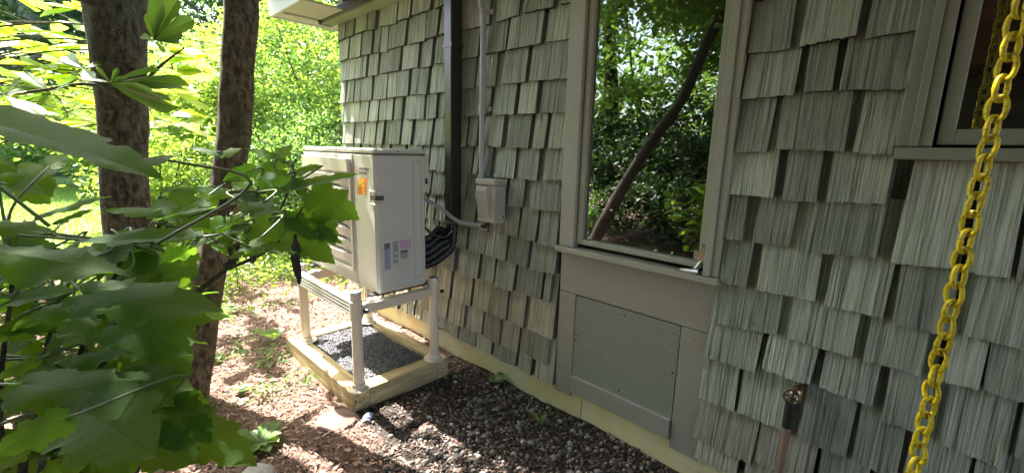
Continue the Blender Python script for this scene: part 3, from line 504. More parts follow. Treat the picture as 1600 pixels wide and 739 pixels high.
(1.172,1.914,0.863,1.096,1.896,0.852,0.882562,-0.12,-0.08,0.99),(1.596,1.871,0.978,1.611,1.789,0.968,0.720626,0.36,-0.05,0.93),
(1.358,1.841,0.671,1.447,1.865,0.646,0.769555,0.22,0.19,0.96),(1.086,1.618,1.301,1.071,1.675,1.278,0.723986,0.16,0.4,0.9),
(1.134,1.644,1.184,1.154,1.719,1.162,0.782025,0.42,0.14,0.89),(0.952,1.597,1.268,0.961,1.66,1.241,0.786687,0.33,0.33,0.89),
(1.151,1.6,1.188,1.11,1.538,1.165,0.809769,-0.32,-0.14,0.94),(1.145,1.494,1.255,1.092,1.461,1.237,0.727192,-0.19,-0.22,0.96),
(0.941,1.589,1.215,0.893,1.54,1.205,0.740416,0.06,-0.25,0.97),(1.351,1.624,1.015,1.393,1.558,1.015,0.77989,0.27,0.17,0.95),
(1.106,1.572,1.292,1.124,1.485,1.297,0.949249,-0.39,-0.03,0.92),(1.215,1.696,1.052,1.204,1.757,1.032,0.763842,0.26,0.33,0.91),
(1.137,1.57,1.244,1.123,1.629,1.242,0.824835,-0.19,-0.02,0.98),(1.286,1.548,1.213,1.262,1.612,1.201,0.711357,0.43,0.31,0.85),
(0.983,1.629,1.288,0.998,1.718,1.283,0.708118,0.02,0.05,1),(1.169,1.689,1.205,1.17,1.743,1.177,0.930086,0.55,0.38,0.74),
(0.965,1.562,1.222,0.958,1.618,1.196,0.702622,-0.22,0.4,0.89),(1.295,1.644,0.987,1.285,1.559,0.969,0.770607,-0.39,-0.14,0.91),
(1.092,1.717,1.205,1.148,1.748,1.184,0.909237,0.4,-0.08,0.91),(1.08,1.552,1.228,1.048,1.624,1.228,0.737386,-0.04,-0.02,1),
(1.032,1.736,1.147,1.012,1.793,1.12,0.770431,-0.51,0.23,0.83),(0.974,1.579,1.293,0.906,1.535,1.286,0.857285,-0.28,0.28,0.92),
(1.134,1.547,1.292,1.073,1.53,1.287,0.830497,-0.17,0.32,0.93),(1.155,1.503,1.255,1.119,1.45,1.229,0.861169,-0.52,-0.06,0.85),
(1.102,1.7,1.157,1.163,1.745,1.112,0.707776,0.26,0.48,0.84),(1.416,1.616,1.166,1.478,1.65,1.158,0.757195,0.11,0.04,0.99),
(1.086,1.68,1.046,1.02,1.689,1.013,0.819314,-0.45,-0.41,0.79),(1.217,1.578,1.186,1.289,1.598,1.176,0.791951,-0.01,0.48,0.88),
(1.338,1.527,1.186,1.317,1.449,1.177,0.855108,-0.1,-0.08,0.99),(1.245,1.709,1.045,1.165,1.697,1.04,0.810751,-0.1,0.25,0.96),
(1.25,1.566,1.145,1.31,1.549,1.142,0.897392,-0.06,-0.38,0.92),(1.158,1.494,1.277,1.13,1.41,1.274,0.806584,0.08,-0.07,0.99),
(1.014,1.53,1.189,1.023,1.455,1.179,0.87855,-0.42,-0.17,0.89),(1.142,1.47,1.226,1.085,1.447,1.23,0.71059,-0.08,0.38,0.92),
(1.122,1.697,1.031,1.147,1.635,1.022,0.819204,-0.52,-0.32,0.79),(0.983,1.672,1.218,1.027,1.713,1.195,0.788569,0.65,-0.3,0.7),
(1.216,1.655,1.166,1.268,1.702,1.138,0.726306,0.22,0.32,0.92),(1.356,1.578,1.164,1.325,1.648,1.121,0.700772,0.02,0.54,0.84)]
HNODES=[(1.219,1.562,1.371),(1.173,1.579,1.301),(1.159,1.584,1.233),(1.111,1.518,1.303),(1.122,1.52,1.229),(1.095,1.462,1.242),(1.08,1.425,1.274),(1.122,1.44,1.314),(1.131,1.696,1.245),(1.107,1.751,1.216),(1.256,1.86,1.086),(1.196,1.898,0.994),(1.138,1.85,0.96),(1.176,1.792,1.05),(1.076,1.754,0.935),(1.112,1.905,0.928),(1.07,1.81,0.865),(1.258,1.912,1.162),(1.065,1.731,0.874)]
MAG=[(2.791,1.433,1.878,2.803,1.44,2.003,0.42,-0.93,0.37,0.07),
(2.791,1.433,1.878,2.718,1.413,2.048,0.42,-0.92,0.05,-0.39),
(2.791,1.433,1.878,2.91,1.343,2.097,0.42,-0.87,0.05,0.49),
(2.791,1.433,1.878,2.731,1.337,2.08,0.42,-0.82,0.58,0.03),
(2.791,1.433,1.878,2.718,1.286,2.004,0.42,-0.85,0.52,0.1),
(2.791,1.433,1.878,2.685,1.335,1.921,0.42,-0.69,0.55,-0.47),
(2.791,1.433,1.878,2.719,1.348,1.877,0.42,-0.57,0.48,0.66),
(2.791,1.433,1.878,2.785,1.397,1.831,0.42,-0.97,0.25,-0.06),
(2.791,1.433,1.878,2.875,1.466,1.901,0.42,-0.44,0.73,0.52),
(3.049,1.593,1.688,2.902,1.417,1.77,0.36,-0.35,0.62,0.7),
(3.049,1.593,1.688,2.791,1.341,1.722,0.36,-0.53,0.62,0.58),
(3.049,1.593,1.688,2.897,1.321,1.664,0.36,-0.33,0.1,0.94),
(3.049,1.593,1.688,2.784,1.427,1.633,0.36,0.16,-0.53,0.84),
(3.049,1.593,1.688,2.754,1.429,1.553,0.36,-0.33,0.88,-0.34),
(3.049,1.593,1.688,2.892,1.384,1.6,0.36,-0.24,-0.21,0.95),
(3.049,1.593,1.688,3.069,1.635,1.763,0.36,-0.92,-0.19,0.35),
(3.049,1.593,1.688,3.192,1.68,1.726,0.36,-0.35,0.18,0.92),
(3.049,1.593,1.688,3.063,1.553,1.762,0.36,-0.95,0.17,0.26),
(3.049,1.593,1.688,3.14,1.511,1.737,0.36,-0.49,-0.01,0.87),
(3.256,1.808,1.633,3.58,1.916,1.789,0.38,-0.35,-0.24,0.9),
(3.256,1.808,1.633,3.605,1.997,1.723,0.38,-0.01,-0.41,0.91),
(3.256,1.808,1.633,3.391,1.839,1.718,0.38,-0.43,0.82,0.38),
(3.256,1.808,1.633,3.123,1.755,1.681,0.38,-0.05,0.73,0.69),
(3.256,1.808,1.633,3.247,1.791,1.52,0.38,-0.52,-0.84,0.17),
(3.256,1.808,1.633,3.303,1.862,1.56,0.38,0.77,0.16,0.61),
(3.256,1.808,1.633,3.282,1.94,1.577,0.38,-0.93,0.29,0.24),
(3.256,1.808,1.633,3.153,1.772,1.57,0.38,-0.12,-0.76,0.64),
(3.256,1.808,1.633,3.265,1.697,1.725,0.38,-0.88,0.25,0.39),
(3.256,1.808,1.633,3.317,1.879,1.742,0.38,-0.67,-0.39,0.63),
(3.102,1.954,1.594,3.188,2.021,1.676,0.4,-0.61,-0.17,0.77),
(3.102,1.954,1.594,3.16,1.888,1.633,0.4,-0.56,0.01,0.83),
(3.102,1.954,1.594,2.894,1.855,1.531,0.4,-0.34,0.12,0.93),
(3.102,1.954,1.594,3.138,1.939,1.506,0.4,-0.88,0.27,-0.4),
(3.102,1.954,1.594,3.192,2.02,1.536,0.4,0.7,-0.56,0.45),
(3.102,1.954,1.594,3.106,1.903,1.689,0.4,-0.51,0.75,0.42),
(3.299,1.671,1.769,3.469,1.76,1.8,0.4,-0.31,0.29,0.91),
(3.299,1.671,1.769,3.478,1.73,1.854,0.4,-0.5,0.56,0.66),
(3.299,1.671,1.769,3.319,1.59,1.825,0.4,-0.69,0.28,0.66),
(3.299,1.671,1.769,3.149,1.639,1.691,0.4,-0.48,0.54,0.69),
(3.299,1.671,1.769,3.423,1.722,1.719,0.4,-0.31,0.93,0.19)]
# ================================================================ HOUSE
house = thing('house', 'green weathered cedar shingle house with cream foundation strip and large window', 'house', (0, 0, 0))
def part(mb, name, mat, parent=house, **k): return mb.build(name, mat, parent, **k)
b = MB()
# sheathing with the openings left free (y -0.12 .. 0)
for (x0, x1, z0, z1) in [(1.36, 3.86, .12, 2.75), (.62, 1.36, .12, .93), (.62, 1.36, 2.55, 2.75), (.10, .62, .12, 2.75), (-1.3, .10, .12, 1.43), (-1.3, .10, 2.55, 2.75), (-3, -1.3, .12, 2.75)]:
    b.box(x0, x1, -.12, -.018, z0, z1)
part(b, 'wall_sheathing', M['sheathing'])
b = MB(); b.box(3.74, 3.86, -5, -.121, .12, 2.75); part(b, 'end_wall', M['sheathing'])
b = MB()
for i, (x0, x1) in enumerate([(1.226, 3.84), (-3, 1.218)]):
    q = MB(); n = 60
    xs = np.linspace(x0, x1, n); vs = []; fs = []
    for j, x in enumerate(xs):
        w = .004*math.sin(x*9)+.003*math.sin(x*31); zt = .137+.003*math.sin(x*17)
        vs += [(x, .012+w, -.25), (x, .008+w, zt-.012), (x, -.004, zt), (x, -.1, zt)]
    for j in range(n-1):
        for k in range(3): a = j*4+k; fs.append((a, a+1, a+5, a+4))
    fs.append((0, 1, 2, 3)); fs.append(tuple((n-1)*4+k for k in (3, 2, 1, 0)))
    q.add(vs, fs); part(q, 'foundation_block', M['found'])
# ---- shingles: every one an object, uneven ridges and butts
def shingle(xl, xr, zl, zr, top=None, seed=0):
    rr = random.Random(seed); w = xl-xr; L = .38; n = max(4, int(w/.0085)); cuts = [0]+sorted(rr.uniform(.04, .96) for _ in range(n-1))+[1]
    xc = (xl+xr)/2; zc = (zl+zr)/2; vs = []; fs = []; lean = rr.gauss(0, .003); t0 = .056+rr.uniform(-.005, .006); warp = rr.gauss(0, .0025)
    tf = min(1, (top-zc)/L) if top else 1
    tt = [0, .1, .28, .5, tf] if tf > .5 else [0, tf*.3, tf*.6, tf*.8, tf]
    dep = [rr.choice((0, .0006, .0015, .003, .0045))*rr.uniform(.4, 1) for _ in range(n)]
    # local x runs to the left in the picture (+x)
    prev = None; dark = set(); butt = set()
    for c in range(n):
        a, e = cuts[c], cuts[c+1]; rag = rr.uniform(0, .0045)
        cols = []
        for u in (a, e):
            col = []
            for k, t in enumerate(tt):
                z = (zl-zc)*(1-u)*1+(zr-zc)*u if k == 0 else 0
                z0 = (zl-zc)*(1-u)+(zr-zc)*u
                zz = (z0+rag)*(1-t)+L*t
                y = t0*(1-t)+.004*t - dep[c]*(1-t)+warp*math.sin(u*math.pi)*(1-t)
                x = w*(.5-u)+lean*t*3
                col.append((x, y, zz))
            cols.append(col)
        i0 = len(vs); vs += cols[0]+cols[1]; m_ = len(tt)
        for k in range(m_-1): fs.append((i0+k, i0+k+1, i0+m_+k+1, i0+m_+k))
        # butt under the ridge
        i1 = len(vs); vs += [(cols[0][0][0], .004, cols[0][0][2]), (cols[1][0][0], .004, cols[1][0][2])]
        fs.append((i0, i0+m_, i1+1, i1)); butt.add(len(fs)-1)
        if prev is not None:
            for k in range(m_-1): fs.append((prev+k, prev+k+1, i0+k+1, i0+k))
        else:
            i2 = len(vs); vs += [(p[0], 0, p[2]) for p in cols[0]]
            for k in range(m_-1): fs.append((i0+k, i0+k+1, i2+k+1, i2+k)); dark.add(len(fs)-1)
        if c == n-1:
            i2 = len(vs); vs += [(p[0], 0, p[2]) for p in cols[1]]
            for k in range(m_-1): fs.append((i0+m_+k, i0+m_+k+1, i2+k+1, i2+k)); dark.add(len(fs)-1)
        prev = i0+m_
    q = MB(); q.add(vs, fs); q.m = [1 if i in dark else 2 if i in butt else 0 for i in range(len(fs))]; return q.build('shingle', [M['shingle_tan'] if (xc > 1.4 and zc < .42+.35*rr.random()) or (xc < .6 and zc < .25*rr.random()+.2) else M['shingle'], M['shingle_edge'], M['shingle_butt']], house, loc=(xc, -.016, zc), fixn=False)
sidx = 0
for (xl, xr, zl, zr) in SHINGLES:
    if (zl+zr)/2 > 1.2 and xr < .12 and xl < .13: continue
    xl2, xr2 = xl, xr
    sidx += 1
    top = None
    if xr < .12: top = 1.412
    if zl > 2.2: top = 2.62
    shingle(xl, xr, zl, zr, top, sidx)
# ---- corner, trims of the tall window
b = MB(); b.box(3.845, 3.875, -.1, .02, .13, 2.42, .002); part(b, 'corner_board', M['shingle'])
b = MB(); b.box(1.302, 1.392, 0, .046, .935, 2.7, .003); part(b, 'window_casing', M['trim'])
b = MB(); b.box(.592, .648, 0, .046, .935, 2.7, .003); b.box(.620, .648, .046, .056, .935, 2.7, .002); part(b, 'window_casing', M['trim'])
win = MB(); z0, z1 = .955, 2.6
for (a, e, c, d) in [(1.236+.03, 1.298, z0, z1), (.652, .684, z0, z1)]:
    win.box(a, e, -.03, .026, c, d, .003)
win.box(.684, 1.266, -.03, .026, z0, z0+.026, .003); win.box(.684, 1.266, -.03, .026, z1-.04, z1, .003)
win.box(1.298, 1.304, -.05, .0, z0, z1); 
wf = part(win, 'window', M['trim'])
q = MB(); q.box(.680, 1.270, -.004, .002, z0+.02, z1-.03); q.build('pane', M['glass'], wf)
q = MB(); q.box(.585, 1.402, -.02, .066, .905, .934, .004); q.build('sill', M['trim'], wf)
q = MB(); q.box(.684, 1.266, -.02, -.012, .981, .999); q.build('glazing_strip', M['amber'], wf)
q = MB()   # casement hinge hardware on the sill
q.box(.655, .70, .027, .033, .99, 1.03, .002); q.box(.655, .672, .027, .034, .985, 1.06, .002)
q.box(.672, .745, .030, .060, .936, .944, .002); q.cyl((.69, .045, .94), (.665, .03, .985), .009, 12); q.cyl((.74, .05, .941), (.665, .052, .948), .008, 10, r2=.012)
q.build('hinge_bracket', M['chrome'], wf)
# ---- skirt below the window
b = MB(); b.box(.592, 1.392, 0, .020, .688, .904, .002); part(b, 'skirt_board', M['board'])
b = MB(); b.box(1.287, 1.392, 0, .020, .105, .685, .002); part(b, 'skirt_board', M['board'])
b = MB(); b.box(.592, .724, 0, .020, .10, .685, .002); part(b, 'skirt_board', M['board'])
b = MB(); b.box(.728, 1.283, 0, .018, .237, .682, .001); pan = part(b, 'access_panel', M['plywood'])
for bd, (x, z) in ((None, (1.36, .66)), (None, (1.31, .20)), (None, (.66, .64)), (None, (.70, .30)), (None, (1.30, .88)), (None, (.70, .88)), (None, (.98, .72))):
    q = MB(); q.lathe((x, .020, z), [(.0035, 0), (.003, .0008)], 8, axis='y'); q.build('nail_head', M['ink'], house)
for (x, z) in [(1.0, .655), (1.0, .262), (1.272, .44), (1.272, .47), (.742, .46)]:
    q = MB(); q.lathe((x, .018, z), [(.005, 0), (.005, .0016), (.003, .0022)], 10, axis='y'); q.build('screw', M['black'], pan)
b = MB(); b.box(.729, 1.284, .0, .034, .14, .234, .003); part(b, 'kick_board', M['board'])
b = MB(); b.add([(.73, .034, .2345), (1.283, .034, .2345), (1.283, .019, .2385), (.73, .019, .2385)], [(0, 1, 2, 3)]); part(b, 'flashing_edge', M['galv'])
# ---- second window at the right
b = MB(); b.box(.048, .130, 0, .040, 1.452, 2.7, .003); b.box(.078, .098, .040, .048, 1.452, 2.7, .002); part(b, 'window_casing', M['trim_dark'])
w2 = MB(); w2.box(.004, .040, -.03, .024, 1.458, 2.55, .003); w2.box(-1.25, .004, -.03, .024, 1.458, 1.502, .003); w2.box(-1.25, .004, -.03, .024, 2.51, 2.55, .003); w2.box(-1.29, -1.25, -.03, .024, 1.458, 2.55, .003)
wf2 = part(w2, 'window', M['trim_dark'])
q = MB(); q.box(-1.255, .008, -.004, .002, 1.495, 2.52); q.build('pane', M['glass'], wf2)
q = MB(); q.box(-1.4, .128, -.02, .056, 1.414, 1.450, .004); q.build('sill', M['trim_dark'], wf2)
# ---- eaves
b = MB(); b.box(3.50, 4.115, -.6, .455, 2.43, 2.445, .002); sf = part(b, 'soffit', M['soffit'])
for k in range(2):
    q = MB()
    for i in range(16):
        y = .06+i*.024; q.box(3.90+k*.035, 3.925+k*.035, y, y+.012, 2.427, 2.4295)
    q.build('soffit_vent', M['cabinet_grey'], sf)
b = MB(); b.box(3.50, 4.13, .457, .475, 2.42, 2.60, .002); b.box(4.117, 4.133, -.6, .456, 2.42, 2.60, .002); part(b, 'fascia', M['fascia'])
b = MB(); b.box(-3, 3.495, -.1, .47, 2.50, 2.52); part(b, 'eave_soffit', M['eave_dark'])
b = MB(); b.box(-3, 3.495, .472, .60, 2.50, 2.62, .006); part(b, 'gutter', M['eave_dark'])
b = MB(); b.add([(-3, .60, 2.62), (4.18, .60, 2.62), (4.18, -3.5, 4.6), (-3, -3.5, 4.6), (-3, .60, 2.66), (4.18, .60, 2.66), (4.18, -3.5, 4.64), (-3, -3.5, 4.64)], [(0, 1, 2, 3), (4, 5, 6, 7), (0, 1, 5, 4), (1, 2, 6, 5), (2, 3, 7, 6), (3, 0, 4, 7)]); part(b, 'roof', M['eave_dark'])
b = MB(); b.box(-3, 3.84, .0, .04, 2.412, 2.50, .002); part(b, 'frieze_board', M['frieze'])
# room behind the panes
b = MB(); b.box(-1.6, 3.7, -3.4, -3.3, .3, 2.6); b.box(-1.6, 3.7, -3.3, -.13, .28, .3); b.box(-1.6, 3.7, -3.3, -.13, 2.55, 2.57); b.box(-1.7, -1.6, -3.3, -.13, .3, 2.57); b.box(3.6, 3.7, -3.3, -.13, .3, 2.57); part(b, 'interior_room', M['room'])
post = MB(); post.box(1.62, 1.70, -.75, -.67, .302, 2.548, .004); post = post.build('wood_post', M['amber']); tag(post, 'varnished amber wood post standing inside behind the tall window', 'post')
ch = thing('armchair', 'black leather armchair inside the room behind the tall window', 'armchair', (1.45, -.8, .302))
q = MB(); q.box(1.2, 1.75, -1.3, -.7, .40, .74, .03); q.build('seat', M['leather'], ch)
q = MB(); q.tube(spline([(1.2, -.62, .9), (1.35, -.6, 1.07), (1.6, -.6, 1.09), (1.74, -.62, .95)], 6), .05, 12); q.tube([(1.22, -.62, .9), (1.22, -.62, .33)], .03, 8); q.tube([(1.72, -.62, .93), (1.72, -.62, .33)], .03, 8); q.build('armrest', M['leather'], ch, smooth=True)
# ================================================================ dark line-set duct, conduit, boxes
d = thing('line_duct', 'dark brown rectangular refrigerant line duct running down the shingle wall', 'duct', (2.22, .036, .96))
b = MB(); b.box(2.20, 2.275, .036, .12, .955, 2.40, .006); b.build('channel', M['duct'], d)
b = MB(); b.box(2.195, 2.28, .034, .123, 2.0, 2.03, .001); b.build('joint_band', M['duct'], d)
b = MB(); b.box(2.196, 2.279, .034, .124, .94, .956, .002); b.build('end_collar', M['cabinet_grey'], d)
d = thing('eave_duct', 'dark brown horizontal duct along the top of the wall ending under the white eave corner', 'duct', (3.0, .1, 2.405))
b = MB(); b.box(-.4, 3.90, .045, .150, 2.405, 2.49, .008); b.build('channel', M['eave_dark'], d)
b = MB(); b.box(3.90, 3.955, .04, .156, 2.40, 2.495, .006); b.build('end_cap', M['duct'], d)
b = MB(); b.box(-.4, 3.90, .05, .145, 2.400, 2.4045); b.build('bottom_lip', M['frieze'], d)
# conduit
cd = thing('conduit', 'thin grey metal conduit strapped to the shingles above the grey switch box', 'conduit', (1.98, .06, 1.25))
P = [(1.985, .062, 1.245), (1.985, .062, 2.0), (1.987, .062, 2.15), (2.01, .06, 2.22), (2.03, .06, 2.30), (2.03, .06, 2.40)]
b = MB(); b.tube(spline(P, 8), .0165, 14); b.build('pipe', M['conduit'], cd, smooth=True)
for z in (2.16, 1.64):
    q = MB(); q.cyl((1.985, .062, z-.012), (1.985, .062, z+.012), .0205, 14); q.box(1.93, 1.985, .038, .044, z-.012, z+.012, .001); q.lathe((1.945, .044, z), [(.006, 0), (.006, .003)], 8, axis='y'); q.build('strap', M['conduit'], cd)
q = MB(); q.cyl((1.985, .062, 1.235), (1.985, .062, 1.262), .024, 14); q.build('coupling', M['conduit'], cd)
bx = thing('switch_box', 'grey weatherproof electrical disconnect box with a flip lid on the shingle wall', 'electrical box', (1.87, .06, .97))
b = MB(); b.box(1.80, 1.948, .036, .124, .998, 1.215, .004); b.build('body', M['boxgrey'], bx)
b = MB(); b.box(1.792, 1.955, .034, .137, 1.215, 1.246, .004); b.build('lid', M['boxgrey'], bx)
b = MB(); b.add([(1.942, .125, 1.03), (1.842, .125, 1.03), (1.842, .125, 1.205), (1.942, .125, 1.205), (1.939, .128, 1.035), (1.845, .128, 1.035), (1.85, .152, 1.18), (1.934, .152, 1.18), (1.85, .146, 1.203), (1.934, .146, 1.203)],
    [(0, 1, 5, 4), (4, 5, 6, 7), (7, 6, 8, 9), (9, 8, 2, 3), (0, 4, 7, 9, 3), (1, 2, 8, 6, 5)]); b.build('cover', M['boxgrey'], bx)
b = MB(); b.box(1.955, 1.966, .07, .09, 1.05, 1.10, .002); b.build('latch', M['boxgrey'], bx)
b = MB(); b.lathe((1.80, .075, 1.035), [(.010, 0), (.010, -.006), (.006, -.012), (.006, -.018)], 8, axis='x'); b.build('bolt', M['chrome'], bx)
w_ = thing('flexible_whip', 'grey flexible conduit looping from the heat pump to the switch box', 'conduit', (2.3, .28, 1.09))
P = [(2.34, .30, 1.097), (2.30, .25, 1.095), (2.22, .19, 1.05), (2.11, .15, .98), (2.0, .10, .965), (1.935, .085, .965)]
b = MB(); b.tube(spline(P, 8), .0125, 12); b.build('pipe', M['grey_pvc'], w_, smooth=True)
b = MB(); b.tube([(1.945, .085, .965), (1.915, .083, .967)], .017, 12); b.tube(spline([(1.915, .083, .967), (1.905, .083, .975), (1.902, .083, 1.0)], 4), .014, 12); b.build('elbow_fitting', M['black'], w_, smooth=True)
b = MB(); b.tube([(1.905, .0835, .966), (1.898, .084, .966)], .009, 12); b.build('fitting_cap', M['copper'], w_)
hs = thing('line_set', 'bundle of black wrapped hoses curving from the duct into the back of the heat pump', 'hoses', (2.3, .2, .7))
for i, (ze, bul, dy) in enumerate([(.675, .155, 0), (.715, .12, .012), (.755, .09, -.01), (.80, .06, .012), (.845, .03, 0)]):
    P = [(2.225+.008*i, .078+dy*.6, .99), (2.215+.01*i, .085+dy, .93), (2.205+.016*i, .11, .88-.02*(4-i)), (2.225+.012*i, .17, ze+.06+.0*bul), (2.27, .25, ze+.01), (2.33, .33, ze)]
    b = MB(); pts = spline(P, 10); b.tube(pts, .019, 12, rr=[.0235+.0014*math.sin(k*1.9+i) for k in range(len(pts))]); b.build('hose', M['hose'], hs, smooth='all')
b = MB(); b.tube(spline([(2.33, .31, 1.0), (2.28, .27, .93), (2.25, .22, .88), (2.22, .16, .86), (2.20, .11, .90), (2.22, .09, .95)], 8), .008, 8); b.build('cable', M['hose'], hs, smooth='all')

pr = thing('porch_roof', 'brown boarded porch ceiling on posts behind the viewer, mirrored in the small right window, enlarged to dim the right wall', 'porch', (-1.3, 4.2, 0))
b = MB(); b.box(-4, .7, 1.95, 6, 2.45, 2.60, .01); b.box(-4, .35, .66, 1.95, 2.452, 2.60, .01); b.build('roof_slab', M['eave_dark'], pr)  # unseen slab, carried forward overhead to keep sky light off the right wall
b = MB(); b.box(-4, .7, 1.95, 6.0, -.05, .06, .004); b.build('added_dark_deck', M['porch'], pr)  # unseen dark floor added to cut bounce light on the right wall
b = MB(); b.box(-4, .7, 6.0, 6.1, -.1, 2.6); b.build('back_wall', M['eave_dark'], pr)
for k in range(18):
    b = MB(); b.box(-3.98, .68, 1.97+k*.223, 1.97+k*.223+.215, 2.425, 2.448, .003); b.build('ceiling_board', M['porch'], pr)
for (x, y) in ((.6, 2.9), (-3.9, 2.1), (.6, 5.9), (-3.9, 5.9)): b = MB(); b.box(x-.06, x+.06, y-.06, y+.06, -.1, 2.45, .004); b.build('post', M['porch'], pr)
# ================================================================ text helper
def text_mesh(s, size, mat, name, parent, origin, xd, zd, ext=.0006, bold=0):
    cu = bpy.data.curves.new(name, 'FONT'); cu.body = s; cu.size = size; cu.extrude = ext/2; cu.offset = bold; cu.resolution_u = 2
    t = bpy.data.objects.new(name+'_c', cu); COL.objects.link(t); bpy.context.view_layer.update()
    dg = bpy.context.evaluated_depsgraph_get(); me = bpy.data.meshes.new_from_object(t.evaluated_get(dg)); bpy.data.objects.remove(t)
    xd = Vector(xd).normalized(); zd = Vector(zd).normalized(); n = xd.cross(zd)
    mt = Matrix((xd, zd, n)).transposed().to_4x4(); mt.translation = Vector(origin)-Vector(world_loc(parent)); me.transform(mt)
    me.materials.clear(); me.materials.append(mat); me.name = name
    o = bpy.data.objects.new(name, me); COL.objects.link(o); o.parent = parent; return o
# ================================================================ HEAT PUMP
hp = thing('heat_pump', 'ivory outdoor heat pump with ribbed fan grille on a raised cream stand', 'heat pump', (2.67, .48, .59))
X0, X1, Y0, Y1, Z0, Z1 = 2.19, 3.15, .318, .640, .592, 1.372
b = MB(); b.box(X0, X1, Y0, Y1, Z0, Z1, .012); b.build('casing', M['cabinet'], hp)
b = MB(); b.box(X0-.004, X1+.004, Y0-.004, Y1+.004, 1.374, 1.402, .009); tp = b.build('top_panel', M['cabinet'], hp)
b = MB(); b.box(X0+.002, X1-.002, Y0+.002, Y1-.002, 1.369, 1.376); b.build('top_seam', M['cabinet_grey'], hp)
for (x, y, ax) in [(X0-.0035, .50, 'x'), (2.42, Y1+.0035, 'y'), (2.64, Y1+.0035, 'y'), (2.95, Y1+.0035, 'y')]:
    q = MB(); q.lathe((x, y, 1.388), [(.0055, 0), (.0045, .002*(1 if ax == 'y' else -1))], 8, axis=ax); q.build('screw', M['black'], tp)
for (x, y, z, ax) in [(X0, .345, 1.365, 'x'), (X0, .345, 1.305, 'x'), (X0, .345, 1.0, 'x'), (X0, .36, .625, 'x'), (2.52, Y1, .615, 'y'), (2.72, Y1, .615, 'y'), (3.0, Y1, .615, 'y'), (2.42, Y1, .612, 'y')]:
    q = MB(); q.lathe((x, y, z), [(.006, 0), (.0045, .0022*(1 if ax == 'y' else -1))], 8, axis=ax); q.build('screw', M['black'], hp)
# side panel relief (near end): raised plate with a groove near the wall side
b = MB(); b.box(X0-.0025, X0+.001, .332, .622, .612, 1.364, .0012); sp = b.build('side_panel', M['cabinet'], hp)
b = MB()
for (a, e, c, d_) in [(.405, .4065, .65, 1.335), (.352, .405, 1.3335, 1.335), (.3515, .353, .65, 1.335), (.352, .405, .65, .6515)]: b.box(X0-.0031, X0-.0024, a, e, c, d_)
b.build('panel_groove', M['ink'], hp)
b = MB(); b.box(X0+.01, X0+.06, .285, .319, 1.20, 1.375, .004); b.build('rear_guard', M['cabinet'], hp)
b = MB(); b.box(X0+.004, X0+.012, .30, .314, 1.205, 1.235, .001); b.build('guard_clip', M['black'], hp)
b = MB()
for k in range(16): b.box(X0+.08, X1-.05, .306, .3165, .66+k*.042, .664+k*.042)
for k in range(10): b.box(X0+.10+k*.09, X0+.103+k*.09, .306, .3165, .65, 1.31)
b.build('coil_guard', M['cabinet'], hp)
# front: plain service panel and the moulded fan grille
b = MB(); b.box(X0+.012, 2.425, Y1-.002, Y1+.004, .618, 1.366, .002); b.build('service_panel', M['cabinet'], hp)
b = MB(); b.box(2.433, X1-.012, Y1-.002, Y1+.006, .618, 1.366, .002); gp = b.build('fan_panel', M['cabinet'], hp)
gx0, gx1 = 2.45, 3.12
b = MB()
b.box(gx0, gx1, Y1+.007, Y1+.030, 1.262, 1.345, .006); b.box(gx0, gx1, Y1+.007, Y1+.022, .672, .70, .004); b.box(gx1-.03, gx1, Y1+.007, Y1+.026, .70, 1.262, .004); b.box(gx0, gx0+.022, Y1+.007, Y1+.018, .70, 1.262, .004)
b.build('grille_frame', M['grille'], hp)
b = MB(); b.lathe((2.79, Y1+.0065, .98), [(.27, 0), (.27, .001)], 40, axis='y'); b.build('fan_opening', M['cabinet_grey'], hp)
for k in range(7):
    zt = 1.250-k*.077; vs = []; n = 14
    for i in range(n+1):
        u = i/n; x = gx0+.022+(gx1-gx0-.052)*u; bul = .026*min(1, (u/.14))**.6 if u < .14 else .026
        bul *= 1 if u < .9 else 1-(u-.9)*3
        dz = -.012*(1-min(1, u/.16))
        for (yy, zz) in ((.006, 0), (bul*1.05, -.004), (bul*1.1, -.012), (bul*.55, -.062), (.006, -.064)): vs.append((x, Y1+.006+yy, zt+zz+dz))
    fs = [(i*5+j, i*5+j+1, (i+1)*5+j+1, (i+1)*5+j) for i in range(n) for j in range(4)]
    q = MB(); q.add(vs, fs); q.build('grille_slat', M['grille'], hp, fixn=False, smooth=True)
# corner handle
b = MB(); b.box(X0-.004, X0+.055, Y1-.055, Y1+.008, 1.165, 1.178, .003); b.box(X0-.004, X0+.055, Y1-.055, Y1+.008, 1.098, 1.108, .003); b.box(X0+.048, X0+.056, Y1-.01, Y1+.007, 1.107, 1.166, .002); b.box(X0-.004, X0+.0, Y1-.056, Y1-.046, 1.107, 1.166, .002)
hd = b.build('handle', M['cabinet'], hp)
b = MB(); b.box(X0-.0035, X0+.048, Y1-.046, Y1+.005, 1.125, 1.150); b.build('handle_recess', M['eave_dark'], hd)
b = MB(); b.lathe((X0+.03, Y1+.004, 1.083), [(.006, 0), (.005, .003)], 8, axis='y'); b.build('handle_screw', M['chrome'], hd)
